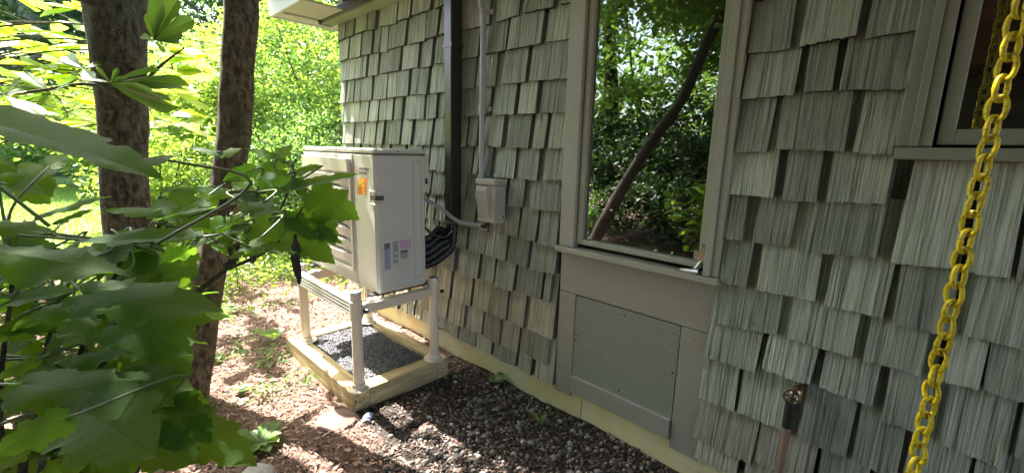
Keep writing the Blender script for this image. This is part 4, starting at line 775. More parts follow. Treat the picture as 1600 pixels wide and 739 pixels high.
# emblem of three diamonds and the name on the service panel (front face looks to +y: letters run to -x)
yf = Y1+.0045
lg = MB(); cx, cz, r = 2.383, 1.282, .0125
for k in range(3):
    a = math.pi/2+k*2*math.pi/3; d_ = (math.cos(a), math.sin(a)); e1 = (math.cos(a+math.pi/6), math.sin(a+math.pi/6)); e2 = (math.cos(a-math.pi/6), math.sin(a-math.pi/6))
    pts = [(0, 0), (e1[0]*r, e1[1]*r), (d_[0]*r*1.732, d_[1]*r*1.732), (e2[0]*r, e2[1]*r)]
    lg.add([(cx-p[0], yf+.0006, cz+p[1]) for p in pts], [(0, 1, 2, 3)])
lg.build('emblem', M['red'], hp)
text_mesh('MITSUBISHI', .0215, M['ink'], 'lettering', hp, (2.357, yf+.0008, 1.281), (-1, 0, 0), (0, 0, 1), bold=.0004)
text_mesh('ELECTRIC', .0215, M['ink'], 'lettering', hp, (2.357, yf+.0008, 1.260), (-1, 0, 0), (0, 0, 1), bold=.0004)
b = MB(); b.add([(2.395, yf+.0006, 1.145), (2.290, yf+.0006, 1.145), (2.268, yf+.0006, 1.238), (2.365, yf+.0006, 1.238)], [(0, 1, 2, 3)]); st = b.build('sticker', M['orange'], hp)
text_mesh('H2', .055, M['ylw'], 'lettering', hp, (2.365, yf+.0014, 1.192), (-1, 0, 0), (.12, 0, 1), bold=.002)
text_mesh('i', .055, M['ylw'], 'lettering', hp, (2.318, yf+.0014, 1.150), (-1, 0, 0), (.12, 0, 1), bold=.002)
# information labels on the near side (face looks to -x: letters run to -y)
xs = X0-.0032
def lab(y0, y1, z0, z1, mat, head=None, lines=0, ink='ink', big=None):
    q = MB(); q.box(xs-.0004, xs, y0, y1, z0, z1); lb = q.build('label', mat, hp)
    if head:
        q = MB(); q.box(xs-.0008, xs-.0005, y0+.003, y1-.003, z1-head, z1-.002); q.build('label_header', M['ink'], lb)
    if lines:
        q = MB(); zt = z1-(head or 0)-.006; st_ = (zt-z0-.004)/lines; rr = random.Random(lines)
        for k in range(lines):
            z = zt-k*st_
            y = y1-.004
            while y > y0+.006:
                wl = rr.uniform(.003, .012); 
                q.box(xs-.0008, xs-.0005, max(y0+.003, y-wl), y, z-st_*.5, z); y -= wl+rr.uniform(.0015, .004)
        q.build('label_print', M[ink], lb)
lab(.562, .603, .728, .884, M['label'], .034, 15, 'inkblue'); lab(.513, .548, .752, .890, M['paper'], None, 8); lab(.424, .503, .834, .892, M['pink'], None, 6, 'inkpink'); lab(.447, .500, .775, .829, M['paper'], .017, 5)
q = MB()
for zc in (.818, .787):
    for s in (.0115, .009): q.add([(xs-.001-(.0115-s)*.05, .530, zc-s*1.25), (xs-.001-(.0115-s)*.05, .530+s, zc), (xs-.001-(.0115-s)*.05, .530, zc+s*1.25), (xs-.001-(.0115-s)*.05, .530-s, zc)], [(0, 1, 2, 3)], 0 if s > .01 else 1)
q.build('hazard_mark', [M['ink'], M['white']], hp)
# rubber feet rails
for x in (2.215, 3.06):
    q = MB(); q.box(x, x+.05, .29, .67, .576, .591, .003); q.build('foot_rail', M['black'], hp)
# ================================================================ STAND
st = thing('mounting_stand', 'cream tubular steel stand carrying the heat pump on four round posts', 'stand', (2.6, .55, .098))
posts = [(2.157, .795, .655), (2.165, .285, .635), (2.965, .77, .64), (3.0, .29, .635)]
for (x, y, zt) in posts:
    q = MB(); q.cyl((x, y, .10), (x, y, zt-.012), .029, 24); p = q.build('post', M['postc'], st, smooth=True)
    q = MB(); q.lathe((x, y, zt-.012), [(.031, 0), (.031, .008), (.028, .012)], 20); q.build('cap', M['galv'], p, smooth=True)
    q = MB(); q.lathe((x, y, .098), [(.066, 0), (.066, .005), (.038, .007), (.036, .030), (.032, .032)], 28)
    f = q.build('flange', M['postc'], p, smooth=True)
    q = MB(); q.lathe((x, y, .50), [(.0295, 0), (.034, .003), (.034, .10), (.0295, .103)], 24); q.build('collar', M['postc'], p, smooth=True)
    q = MB(); q.cyl((x-.028, y-.03, .545), (x-.045, y-.045, .545), .012, 8); q.build('set_screw', M['black'], p)
    for k in range(4):
        a = .7+k*math.pi/2; q = MB(); q.lathe((x+.052*math.cos(a), y+.052*math.sin(a), .103), [(.006, 0), (.005, .003)], 8); q.build('bolt', M['galv'], p)
def rail(x0, x1, y0, y1, along):
    q = MB(); prof = [(0, .0), (.0, .082)]
    # grooved extrusion: outer face with two channels
    hs_ = [.515, .520, .534, .538, .556, .560, .574, .578, .594, .600]
    dp = [0, .004, .004, 0, 0, -.007, -.007, 0, .004, 0]
    q.box(x0, x1, y0, y1, .515, .600, .003)
    if along == 'x':
        for (a, c) in ((.520, .533), (.541, .553), (.561, .573), (.581, .594)): q.box(x0+.002, x1-.002, y1, y1+.006, a, c, .002)
    return q.build('rail', M['postc'] if along != 'x' else M['rail'], st)
M['rail'] = paint('satin_aluminium', (.62, .60, .57), .35, .04, .01, 50, metal=.35)
rail(2.187, 2.935, .775, .812, 'x'); rail(2.195, 2.97, .272, .302, 'x2')
for (x, z) in ((2.15, 0), (2.95, 0)):
    q = MB(); q.box(x-.005, x+.035, .318, .764, .520, .574, .003); q.build('cross_rail', M['postc'], st)
for x in (2.16, 2.93):
    for y in (.66, .30):
        q = MB(); q.box(x, x+.05, y-.02, y+.05, .5755, .582, .001); q.lathe((x+.02, y+.03, .582), [(.009, 0), (.009, .008), (.004, .010)], 8); q.build('bracket', M['galv'], st)
# ================================================================ TIMBER FRAME
tf = thing('timber_frame', 'pine timber base frame around dark gravel under the stand', 'frame', (2.6, .53, 0))
def timber(x0, x1, y0, y1):
    q = MB(); q.box(x0-(x0+x1)/2, x1-(x0+x1)/2, y0-(y0+y1)/2, y1-(y0+y1)/2, -.06, .098, .004)
    return q.build('timber', M['lumber'], tf, loc=((x0+x1)/2-2.6, (y0+y1)/2-.53, 0))
timber(2.118, 3.11, .755, .855); timber(2.118, 3.11, .205, .300)
for xa in (2.118, 3.015):
    q = MB(); q.box(-.227, .227, -.0475, .0475, -.06, .0965, .004); o = q.build('timber', M['lumber'], tf, loc=(xa+.0475-2.6, .5275-.53, 0)); o.rotation_euler = (0, 0, math.pi/2)
q = MB(); q.lathe((2.117, .84, .05), [(.006, 0), (.006, -.004)], 8, axis='x'); q.build('screw', M['black'], tf)
# ================================================================ YELLOW CHAIN
cx_, cy_ = -.049, .55
ch = thing('hanging_chain', 'yellow plastic link chain hanging in front of the shingles at the right', 'chain', (cx_, cy_, 2.5))
def link_mesh():
    pts = []; hw, hl = .0142, .0231; n = 24
    for i in range(n):
        t = 2*math.pi*i/n; c, s_ = math.cos(t), math.sin(t)
        pts.append(Vector((hw*(abs(c)**.8)*(1 if c >= 0 else -1), 0, hl*(abs(s_)**.85)*(1 if s_ >= 0 else -1))))
    q = MB(); vs = []; m_ = 10; r = .0046
    for i in range(n):
        d = (pts[(i+1) % n]-pts[i-1]).normalized(); a = Vector((0, 1, 0)); c = d.cross(a)
        rr = r*(1.12 if i in (0, 12) else 1)
        for j in range(m_): t = 2*math.pi*j/m_; vs.append(pts[i]+(a*math.cos(t)+c*math.sin(t))*rr)
    fs = [(i*m_+j, i*m_+(j+1) % m_, ((i+1) % n)*m_+(j+1) % m_, ((i+1) % n)*m_+j) for i in range(n) for j in range(m_)]
    q.add(vs, fs)
    for i in (0, 12):   # moulding ridges
        q.tube([pts[i]+Vector((0, 0, -.0012)), pts[i]+Vector((0, 0, .0012))], .0054, 10)
    return q.build('chain_link', M['yellow'], ch, loc=(0, 0, 0), smooth=True)
lk = link_mesh(); z = -.02; n = 0
while 2.5+z > .42:
    o = lk if n == 0 else lk.copy()
    if n: COL.objects.link(o)
    o.location = (R.gauss(0, .0006)+.0004*n*.2, R.gauss(0, .0006), z); o.rotation_euler = (R.gauss(0, .04), R.gauss(0, .05), math.radians(52 if n % 2 else -38)+R.gauss(0, .09)); z -= .0372; n += 1
# ================================================================ SPIGOT
sg = thing('garden_spigot', 'outdoor tap with round metal handwheel and black sleeved copper pipe', 'spigot', (.27, .05, .58))
b = MB(); b.tube([(.272, .036, .585), (.272, .085, .585)], .018, 14); b.tube([(.272, .075, .60), (.272, .09, .56)], .022, 14); b.build('tap_body', M['brass'], sg, smooth=True)
b = MB(); ring = [(.275+.024*math.cos(t)*1.0, .118+.003*math.cos(2*t), .588+.024*math.sin(t)) for t in [k*2*math.pi/24 for k in range(25)]]; b.tube(ring, .004, 8, caps=False)
for k in range(7):
    t = k*2*math.pi/7; b.tube([(.275, .114, .588), (.275+.024*math.cos(t), .118, .588+.024*math.sin(t))], .0028, 6)
    b.lathe((.275+.024*math.cos(t), .116, .588+.024*math.sin(t)), [(.005, 0), (.005, .006)], 8, axis='y')
b.lathe((.275, .108, .588), [(.008, 0), (.008, .012), (.004, .015)], 12, axis='y'); b.build('handwheel', M['tap_metal'], sg, smooth=True)
b = MB(); b.tube([(.277, .075, .565), (.277, .10, .545)], .014, 12); b.build('spout', M['tap_metal'], sg, smooth=True)
b = MB(); b.tube([(.277, .10, .562), (.277, .10, .462)], .0175, 16); b.build('sleeve', M['black'], sg, smooth=True)
b = MB(); b.tube([(.277, .10, .465), (.277, .10, -.05)], .0125, 14); b.build('pipe', M['copper'], sg, smooth=True)
# ================================================================ SMALL THINGS ON THE GROUND
b = MB(); b.lathe((2.10, .955, -.02), [(.098, 0), (.10, .022), (.092, .027), (0.001, .030)], 28); o = b.build('stepping_disc', M['terra'] if 'terra' in M else paint('terracotta_disc', (.15, .10, .08), .85, .2, .4, 40), smooth=True); tag(o, 'round flat terracotta disc in the mulch beside the timber corner', 'stepping stone')
q = thing('ribbed_pipe_end', 'small white and blue ribbed pipe end poking out of the mulch', 'pipe', (1.99, .86, 0))
for k in range(5):
    b = MB(); pts = [(1.975+k*.011, .86+.028*math.cos(t)-.01*k, -.006+.02*math.sin(t)) for t in [j*math.pi/8 for j in range(9)]]; b.tube(pts, .0035, 6); b.build('rib', M['white'] if k % 2 == 0 else M['blue'], q, smooth=True)
def rock(name, c, s, label, seed, mat):
    rr = random.Random(seed); b = MB(); n, m_ = 14, 8; vs = []
    for i in range(m_+1):
        for j in range(n):
            th = math.pi*i/m_; ph = 2*math.pi*j/n; k = 1+.12*math.sin(ph*2+seed)+.08*math.sin(ph*5+th*3)+rr.uniform(-.03, .03)
            vs.append((c[0]+s[0]*math.sin(th)*math.cos(ph)*k, c[1]+s[1]*math.sin(th)*math.sin(ph)*k, c[2]+s[2]*math.cos(th)))
    fs = [(i*n+j, i*n+(j+1) % n, (i+1)*n+(j+1) % n, (i+1)*n+j) for i in range(m_) for j in range(n)]; b.add(vs, fs); return tag(b.build(name, mat, smooth='all'), label, 'rock')
rock('grey_rock', (1.90, 1.40, .0), (.11, .09, .045), 'flat grey rock at the bottom edge beside the leafy weed', 3, M['stone'])
b = MB(); b.tube([(1.16, 1.50, .0), (1.19, 1.53, .25)], .004, 6); tag(b.build('plastic_stake', M['white']), 'thin white plastic plant stake under the big shrub leaves', 'stake')
b = MB(); b.tube([(4.9, .70, 0), (4.93, .69, .32)], .006, 6); b.box(4.90, 4.96, .66, .72, .32, .335, .003); tag(b.build('garden_stake', M['black']), 'thin dark garden stake standing in the green ground cover', 'stake')
# ================================================================ GROUND
n = 150; xs = np.concatenate([np.linspace(-60, -4, 8), np.linspace(-3, 7, 130), np.linspace(8, 130, 16)]); ys = np.concatenate([np.linspace(-60, -1, 8), np.linspace(-.6, 5, 90), np.linspace(6, 90, 12)])
GX, GY = np.meshgrid(xs, ys, indexing='ij')
def gz(x, y): return -.012+.010*np.sin(x*2.1+y*1.3)*np.cos(y*2.7-x*.6)+.006*np.sin(x*7.3+y*5.1)
Zg = gz(GX, GY); Vg = np.stack([GX, GY, Zg], -1).reshape(-1, 3); a, b_ = len(xs), len(ys)
I = np.arange(a*b_).reshape(a, b_); F = np.stack([I[:-1, :-1], I[1:, :-1], I[1:, 1:], I[:-1, 1:]], -1).reshape(-1, 4)
tag(mesh_np('ground', Vg, F, M['soil'], smooth=True), kind='structure')
lx = np.linspace(8, 60, 40); ly = np.linspace(.6, 16, 24); LX, LY = np.meshgrid(lx, ly, indexing='ij'); LZ = .02+.03*np.sin(LX*.5+LY*.3)*0
edge = .35*np.sin(LY*1.7)+.2*np.sin(LY*4.1); LX = LX+np.where(LX < 8.5, edge, 0); LY = LY+np.where(LY < .7, .4*np.sin(LX*1.1), 0)
I = np.arange(LX.size).reshape(LX.shape); F = np.stack([I[:-1, :-1], I[1:, :-1], I[1:, 1:], I[:-1, 1:]], -1).reshape(-1, 4)
tag(mesh_np('lawn', np.stack([LX, LY, LZ], -1).reshape(-1, 3), F, M['lawn']), kind='structure')
def rotm(k, tilt=None):
    """k random rotations; tilt limits the lean from horizontal"""
    yaw = NR.uniform(0, 2*np.pi, k); t1 = NR.normal(0, tilt, k) if tilt else NR.uniform(0, 2*np.pi, k); t2 = NR.normal(0, tilt, k) if tilt else NR.uniform(0, 2*np.pi, k)
    cy, sy, c1, s1, c2, s2 = np.cos(yaw), np.sin(yaw), np.cos(t1), np.sin(t1), np.cos(t2), np.sin(t2); z = np.zeros(k); o = np.ones(k)
    Rz = np.stack([cy, -sy, z, sy, cy, z, z, z, o], -1).reshape(k, 3, 3); Rx = np.stack([o, z, z, z, c1, -s1, z, s1, c1], -1).reshape(k, 3, 3); Ry = np.stack([c2, z, s2, z, o, z, -s2, z, c2], -1).reshape(k, 3, 3)
    return Rz @ Rx @ Ry
def scatter(name, bv, bf, pos, rot, scl, mat, **kw):
    k = len(pos); bv = np.asarray(bv, float); bf = np.asarray(bf); scl = np.asarray(scl, float)
    if scl.ndim == 1: scl = scl[:, None]*np.ones((1, 3))
    V = np.einsum('kij,kvj->kvi', rot, bv[None]*scl[:, None, :])+pos[:, None, :]
    F = bf[None]+(np.arange(k)*len(bv))[:, None, None]
    return mesh_np(name, V.reshape(-1, 3), F.reshape(-1, bf.shape[1]), mat, **kw)
t_ = (1+5**.5)/2
ICO = np.array([(-1, t_, 0), (1, t_, 0), (-1, -t_, 0), (1, -t_, 0), (0, -1, t_), (0, 1, t_), (0, -1, -t_), (0, 1, -t_), (t_, 0, -1), (t_, 0, 1), (-t_, 0, -1), (-t_, 0, 1)])/1.9
ICF = np.array([(0, 11, 5), (0, 5, 1), (0, 1, 7), (0, 7, 10), (0, 10, 11), (1, 5, 9), (5, 11, 4), (11, 10, 2), (10, 7, 6), (7, 1, 8), (3, 9, 4), (3, 4, 2), (3, 2, 6), (3, 6, 8), (3, 8, 9), (4, 9, 5), (2, 4, 11), (6, 2, 10), (8, 6, 7), (9, 8, 1)])
# pebbles along the wall
k = 19000; x = NR.uniform(-.7, 2.3, k); y = NR.beta(1.1, 1.3, k)*1.5+.02
keep = (y < .95+.25*np.sin(x*2)+NR.normal(0, .08, k)) & ~((x > 2.1) & (y > .2) & (y < .87)) & (NR.uniform(0, 1, k) < np.where(x > 1.75, .35, 1)); x, y = x[keep], y[keep]; k = len(x)
s = np.clip(NR.lognormal(-4.85, .42, k), .003, .020); sc = np.stack([s, s*NR.uniform(.6, 1, k), s*NR.uniform(.4, .75, k)], -1)
o = scatter('pebbles', ICO, ICF, np.stack([x, y, gz(x, y)+s*.3+.004], -1), rotm(k, .4), sc, M['pebble'], smooth=True); tag(o, 'mixed grey and brown pebbles strewn along the foundation', 'gravel', kind='stuff')
# gravel inside the timber frame
k = 9000; x = NR.uniform(2.215, 3.01, k); y = NR.uniform(.303, .752, k); s = NR.uniform(.0045, .009, k)
o = scatter('gravel', ICO, ICF, np.stack([x, y, NR.uniform(.066, .076, k)+.006*np.sin(x*9)], -1), rotm(k), np.stack([s, s*.8, s*.7], -1), M['gravel']); tag(o, 'dark grey crushed gravel filling the timber frame', 'gravel', kind='stuff')
g = MB(); g.box(2.19, 3.03, .28, .77, -.02, .066); tag(g.build('gravel_bed', M['gravel']), kind='structure')
# mulch chips
bv = np.array([(-1, -.3, 0), (-.3, -.42, .12), (.4, -.35, .1), (1, -.2, 0), (1, .25, .03), (.3, .38, .14), (-.4, .4, .1), (-1, .2, .02), (-.9, 0, -.12), (.9, 0, -.12)])
bf = np.array([(0, 1, 6, 7), (1, 2, 5, 6), (2, 3, 4, 5), (0, 8, 9, 3), (7, 4, 9, 8)])
def chips(k, fx, fy, smin, smax, filt=None):
    x, y = fx(k), fy(k)
    keep = ~((x > 2.1) & (x < 3.13) & (y > .19) & (y < .87)) & (y > .01)
    if filt is not None: keep &= filt(x, y)
    x, y = x[keep], y[keep]; k = len(x); s = NR.uniform(smin, smax, k)*NR.uniform(.5, 1, k)
    return np.stack([x, y, gz(x, y)+.006+NR.uniform(0, .008, k)], -1), rotm(k, .35), np.stack([s, s*NR.uniform(.4, 1.1, k), s*.7], -1)
P1 = chips(20000, lambda k: NR.uniform(1.3, 4.6, k), lambda k: NR.uniform(0, 2.3, k), .006, .020, lambda x, y: (y > .86) | (x > 2.1) | (NR.uniform(0, 1, len(x)) < .12))
P2 = chips(9000, lambda k: NR.uniform(-.6, 2.2, k), lambda k: NR.uniform(.02, 2.6, k), .006, .018, lambda x, y: (y > .95) | (NR.uniform(0, 1, len(x)) < .06))
P3 = chips(6000, lambda k: NR.uniform(3.5, 8, k), lambda k: NR.uniform(.0, 3.5, k), .012, .03)
PP = [np.concatenate(q) for q in zip(P1, P2, P3)]
tag(scatter('wood_mulch', bv, bf, *PP, M['chip']), 'reddish brown shredded wood mulch covering the ground', 'mulch', kind='stuff')
P4 = chips(9500, lambda k: NR.uniform(-.6, 2.1, k), lambda k: NR.uniform(.02, .98, k), .005, .015, lambda x, y: y < .9+.1*np.sin(x*5))
tag(scatter('dark_mulch', bv, bf, *P4, M['chip_dark']), 'dark mulch mixed among the pebbles by the foundation', 'mulch', kind='stuff')
n_ = 110; m_ = 24; xs_ = np.linspace(-3, 2.112, n_); vs = []
for j in range(m_):
    for x in xs_:
        lim = (.86 if x > 1.75 else .93 if x > 1.3 else 1.9-min(1, max(0, (x-.6)/.7))*.97)+.05*math.sin(x*5)+.03*math.sin(x*13); y = lim*j/(m_-1); vs.append((x, y, float(gz(x, y))+.004))  # dark bed widened towards the viewer to cut bounce on the right wall
q = MB(); q.add(vs, [(r*n_+i, r*n_+i+1, (r+1)*n_+i+1, (r+1)*n_+i) for r in range(m_-1) for i in range(n_-1)]); tag(q.build('pebble_bed', M['pebble_soil'], smooth='all'), kind='structure')
# twigs on the pebbles
k = 160; x = NR.uniform(0, 2.1, k); y = NR.uniform(.05, 1.2, k); L = NR.uniform(.015, .06, k)
bb = np.array([(-1, -.03, -.03), (1, -.02, 0), (1, .02, .02), (-1, .03, -.03), (0, 0, .06)]); bfb = np.array([(0, 1, 4), (1, 2, 4), (2, 3, 4), (3, 0, 4)])
tag(scatter('twig_litter', bb, bfb, np.stack([x, y, gz(x, y)+.016], -1), rotm(k, .12), np.stack([L, L*.9, L*.8], -1), M['chip']), 'small dry twigs lying on the pebbles', 'twigs', kind='stuff')

# ================================================================ LEAF SHAPES
LOBED = [(0, .02), (-.05, .10), (-.07, .22), (-.02, .33), (.02, .36), (.05, .43), (.12, .45), (.15, .51), (.20, .50), (.23, .42), (.28, .39), (.33, .44), (.38, .43), (.43, .51), (.50, .49), (.53, .53), (.58, .44), (.60, .34), (.65, .31), (.70, .34), (.74, .30), (.80, .28), (.83, .20), (.88, .17), (.92, .10), (.96, .07), (1, 0)]
OBOV = [(0, .01), (.06, .05), (.14, .09), (.24, .15), (.34, .22), (.45, .30), (.56, .37), (.67, .41), (.76, .42), (.84, .38), (.90, .31), (.95, .20), (.98, .10), (1, 0)]
def leaf_mesh(name, half, mat, seed, curl=.12, fold=.12, wav=.02, cols=4):
    rr = random.Random(seed); vs = []; fs = []; uv = []; n = len(half); ph = rr.uniform(0, 6)
    side = (1, -1); sk = rr.uniform(-.03, .03)
    for i, (du, w) in enumerate(half):
        um = i/(n-1)
        for sgn in (-1, 1):
            wj = w*(1+rr.uniform(-.07, .07)) if 0 < i < n-1 else w
            for c in range(cols+1):
                t = c/cols; x = um*(1-t)+du*t; y = sgn*wj*t+sk*math.sin(um*3)
                z = -curl*um*um-fold*0+abs(y)*fold-.35*curl*y*y*4+wav*math.sin(um*9+ph+sgn)*t+wav*.6*math.sin(um*21+ph)*t*t - .005*math.cos((um-.55*t)*2*math.pi*7)*t
                vs.append((x, y, z)); uv.append((x if t else um, sgn*t))
    W_ = 2*(cols+1)
    for i in range(n-1):
        for sg in (0, 1):
            for c in range(cols):
                a = i*W_+sg*(cols+1)+c; q = (a, a+1, a+1+W_, a+W_); fs.append(q if sg else q[::-1])
    me = bpy.data.meshes.new(name); me.from_pydata(vs, [], fs); l = me.uv_layers.new(name='UVMap')
    li = np.zeros(len(me.loops), dtype=np.int32); me.loops.foreach_get('vertex_index', li); l.data.foreach_set('uv', np.array(uv, dtype=np.float32)[li].ravel())
    me.polygons.foreach_set('use_smooth', [True]*len(me.polygons)); me.materials.append(mat); return me
HM = [leaf_mesh('lobed_leaf', LOBED, M['hyd'], i, curl=.08+.05*i % .2, fold=(.14, .05, .22, .1, -.05)[i], wav=.015+.006*i) for i in range(5)]
MM = [leaf_mesh('obovate_leaf', OBOV, M['mag'], 20+i, curl=(.1, .2, -.05)[i], fold=(.25, .12, .3)[i], wav=.012, cols=3) for i in range(3)]
YM = [leaf_mesh('long_leaf', OBOV, M['mag_lit'], 30+i, curl=(.1, .2, 0)[i], fold=(.2, .1, .25)[i], wav=.015, cols=2) for i in range(3)]
def place_leaf(me, B, T, n, w, parent, name='leaf'):
    B, T, n = Vector(B), Vector(T), Vector(n); L = (T-B).length; X = (T-B).normalized(); Y = n.cross(X).normalized(); Zv = X.cross(Y)
    o = bpy.data.objects.new(name, me); COL.objects.link(o); mt = Matrix((X, Y, Zv)).transposed() @ Matrix.Diagonal((L, L*w, L*.8))
    mt = mt.to_4x4(); mt.translation = B-Vector(world_loc(parent)); o.parent = parent; o.matrix_basis = mt; return o
# ================================================================ FOREGROUND SHRUB
hy = thing('oakleaf_shrub', 'large lobed green leaves of the shrub filling the lower left foreground', 'shrub', (1.12, 1.86, 0))
nodes = [Vector(q) for q in HNODES]
for i, t in enumerate(HYD):
    wr = t[6]
    place_leaf(HM[i % 5], t[0:3], t[3:6], t[7:10], wr*.74, hy)
pet = leafmat('petiole', (.09, .14, .04), (.14, .17, .06), (.2, .3, .05), .1)
for t in HYD:
    b = MB()
    B = Vector(t[0:3]); nd = min(nodes, key=lambda q: (q-B).length); dl = (nd-B).length
    if dl > .28: nd = B+(nd-B).normalized()*.12-Vector((0, 0, .08))
    ax = (Vector(t[3:6])-B).normalized(); mid = B-ax*dl*.35+(nd-B)*.3+Vector((0, 0, .01)); b.tube(spline([nd, mid, B+ax*.004], 5), .0022, 6, rr=[.0028-.0009*k/10 for k in range(11)]); b.build('petiole', pet, hy, smooth='all')
b = MB(); g0 = Vector((1.12, 1.86, -.02))
hub = Vector((1.06, 1.58, 1.17))
for i, q in enumerate(nodes):
    if i < 8:
        b.tube(spline([hub+Vector((0, R.uniform(-.03, .03), R.uniform(-.03, .03))), hub.lerp(q, .55)-Vector((0, 0, .035)), q], 7), .003, 7, rr=[.0045-.0002*k for k in range(15)]); continue
    h = q.z; fx = g0+Vector((R.uniform(-.05, .1), R.uniform(0, .1), 0)); mid = fx.lerp(q, .55)+Vector((-.03, .06, .12*h))
    b.tube(spline([fx, mid, q], 8), .005, 7, rr=[.008-.005*k/16 for k in range(17)])
br = [(1.10, 1.86, .6), (1.08, 1.72, 1.02), tuple(hub)]
b.tube(spline([(1.12, 1.86, 0)]+br, 8), .006, 8, rr=[.010-.005*k/24 for k in range(25)])
b.build('stems', M['bark'], hy, smooth='all')
# a withered leaf hanging from the shrub
b = MB(); vs = []; n_, m_ = 12, 9; p0 = Vector((1.02, 1.475, 1.215))
for i in range(m_):
    u = i/(m_-1); r = .0028+.0062*math.sin(math.pi*min(1, u*1.05))**.6*(1 if u > .18 else .25)
    for j in range(n_):
        a = 2*math.pi*j/n_; k = r*(1+.35*math.sin(a*3+u*7)+R.uniform(-.15, .15)); vs.append((p0.x+k*math.cos(a)+.004*math.sin(u*5), p0.y+k*math.sin(a), p0.z-.115*u))
b.add(vs, [(i*n_+j, i*n_+(j+1) % n_, (i+1)*n_+(j+1) % n_, (i+1)*n_+j) for i in range(m_-1) for j in range(n_)]); b.build('withered_leaf', M['dry'], hy)

# ================================================================ LEAF MASSES
DI = np.array([(-1, 0, .0), (-.25, -.42, .1), (.3, -.36, .06), (1, 0, -.16), (.3, .36, .06), (-.25, .42, .1)]); DF = np.array([(0, 1, 2, 3), (0, 3, 4, 5)])
def leaves(name, P, size, mat, parent=None, tilt=.75, var=.35):
    k = len(P); s = size*NR.uniform(1-var, 1+var, k)*.5
    return scatter(name, DI, DF, P, rotm(k, tilt), np.stack([s, s*NR.uniform(.75, 1.1, k), s], -1), mat, parent=parent)
def clumps(c, r, k, m_, cr, hollow=.35):
    """k leaves in m_ clumps spread through an ellipsoid, denser towards its skin"""
    c, r = np.array(c, float), np.array(r, float); d = NR.normal(0, 1, (m_, 3)); d /= np.linalg.norm(d, axis=1)[:, None]; q = d*(hollow+(1-hollow)*NR.uniform(0, 1, (m_, 1))**.6)*r*NR.uniform(.8, 1.12, (m_, 1))
    i = NR.integers(0, m_, k); e = NR.normal(0, 1, (k, 3))*cr*np.array([1, 1, .5])*NR.uniform(.6, 1.3, m_)[i][:, None]
    return c+q[i]+e
def limbs(b, base, top, c, r, n, r0):
    for i in range(n):
        t = R.uniform(.45, 1); s0 = Vector(base).lerp(Vector(top), t); a = R.uniform(0, 6.28); e = Vector((c[0]+r[0]*.8*math.cos(a), c[1]+r[1]*.8*math.sin(a), c[2]+r[2]*R.uniform(-.4, .7)))
        mid = s0.lerp(e, .5)+Vector((R.gauss(0, .1), R.gauss(0, .1), R.uniform(0, .25)*r[2])); L = spline([s0, mid, e], 5); b.tube(L, .02, 6, rr=[r0*(.5-.42*k/(len(L)-1)) for k in range(len(L))])
def trunk(b, pts, rads, n=20, rough=.05, steps=10):
    L = spline(pts, steps); k = len(L); rs = np.interp(np.linspace(0, 1, k), np.linspace(0, 1, len(rads)), rads); i0 = len(b.v); b.tube(L, .1, n, rr=list(rs))
    for i in range(k):
        for j in range(n):
            v = Vector(b.v[i0+i*n+j]); c = L[i]; w = 1+rough*(math.sin(j*2*math.pi/n*3+i*.35)+.6*math.sin(j*2*math.pi/n*5-i*.6))+R.uniform(-rough, rough)*.35; b.v[i0+i*n+j] = tuple(c+(v-c)*w)
# the two trunks in front
t1 = thing('magnolia_tree', 'thick mossy tree trunk at left with whorls of long smooth leaves', 'tree', (3.4, 1.62, 0))
b = MB(); trunk(b, [(3.42, 1.64, -.1), (3.4, 1.60, .5), (3.4, 1.565, 1.1), (3.4, 1.545, 1.4), (3.4, 1.515, 1.78), (3.4, 1.50, 2.15), (3.44, 1.47, 2.6)], [.165, .126, .110, .112, .119, .140, .165], 28, .035)
trunk(b, [(3.42, 1.52, 2.0), (3.5, 1.62, 2.8), (3.8, 2.0, 4.2), (3.9, 2.2, 5.6)], [.10, .10, .08, .04], 18, .04); trunk(b, [(3.40, 1.46, 2.0), (3.35, 1.42, 2.8), (3.2, 1.5, 4.2), (3.1, 1.55, 5.6)], [.10, .10, .08, .04], 18, .04)
b.build('trunk', M['bark'], t1, smooth='all')
t2 = thing('slender_tree', 'slender bare leaning trunk standing in the mulch next to the heat pump', 'tree', (2.83, 1.45, 0))
b = MB(); trunk(b, [(2.82, 1.48, -.1), (2.83, 1.455, .05), (2.83, 1.36, .45), (2.83, 1.272, .83), (2.83, 1.18, 1.2), (2.83, 1.122, 1.49), (2.83, 1.08, 1.8), (2.83, 1.037, 2.16), (2.87, 1.03, 2.6), (3.2, 1.4, 4.0), (3.5, 1.7, 5.6)], [.105, .092, .078, .074, .077, .083, .080, .083, .08, .065, .035], 24, .03)
b.build('trunk', M['bark_warm'], t2, smooth='all')
for i, t in enumerate(MAG): place_leaf(MM[i % 3], t[0:3], t[3:6], t[7:10], .42 if t[6] > .39 else .30, t1)
b = MB()
for P in ([(3.35, 1.50, 1.60), (3.1, 1.654, 1.677), (3.3, 1.85, 1.64), (3.43, 1.99, 1.618), (3.5, 2.25, 1.60)], [(3.3, 1.44, 1.72), (3.15, 1.35, 1.83), (2.9, 1.30, 1.88)], [(3.3, 1.6, 2.1), (3.4, 1.9, 2.15), (3.5, 2.3, 2.13)]): b.tube(spline(P, 6), .007, 7, rr=[.010-.006*k/(6*(len(P)-1)) for k in range(6*(len(P)-1)+1)])
b.build('branch', M['bark'], t1, smooth='all')
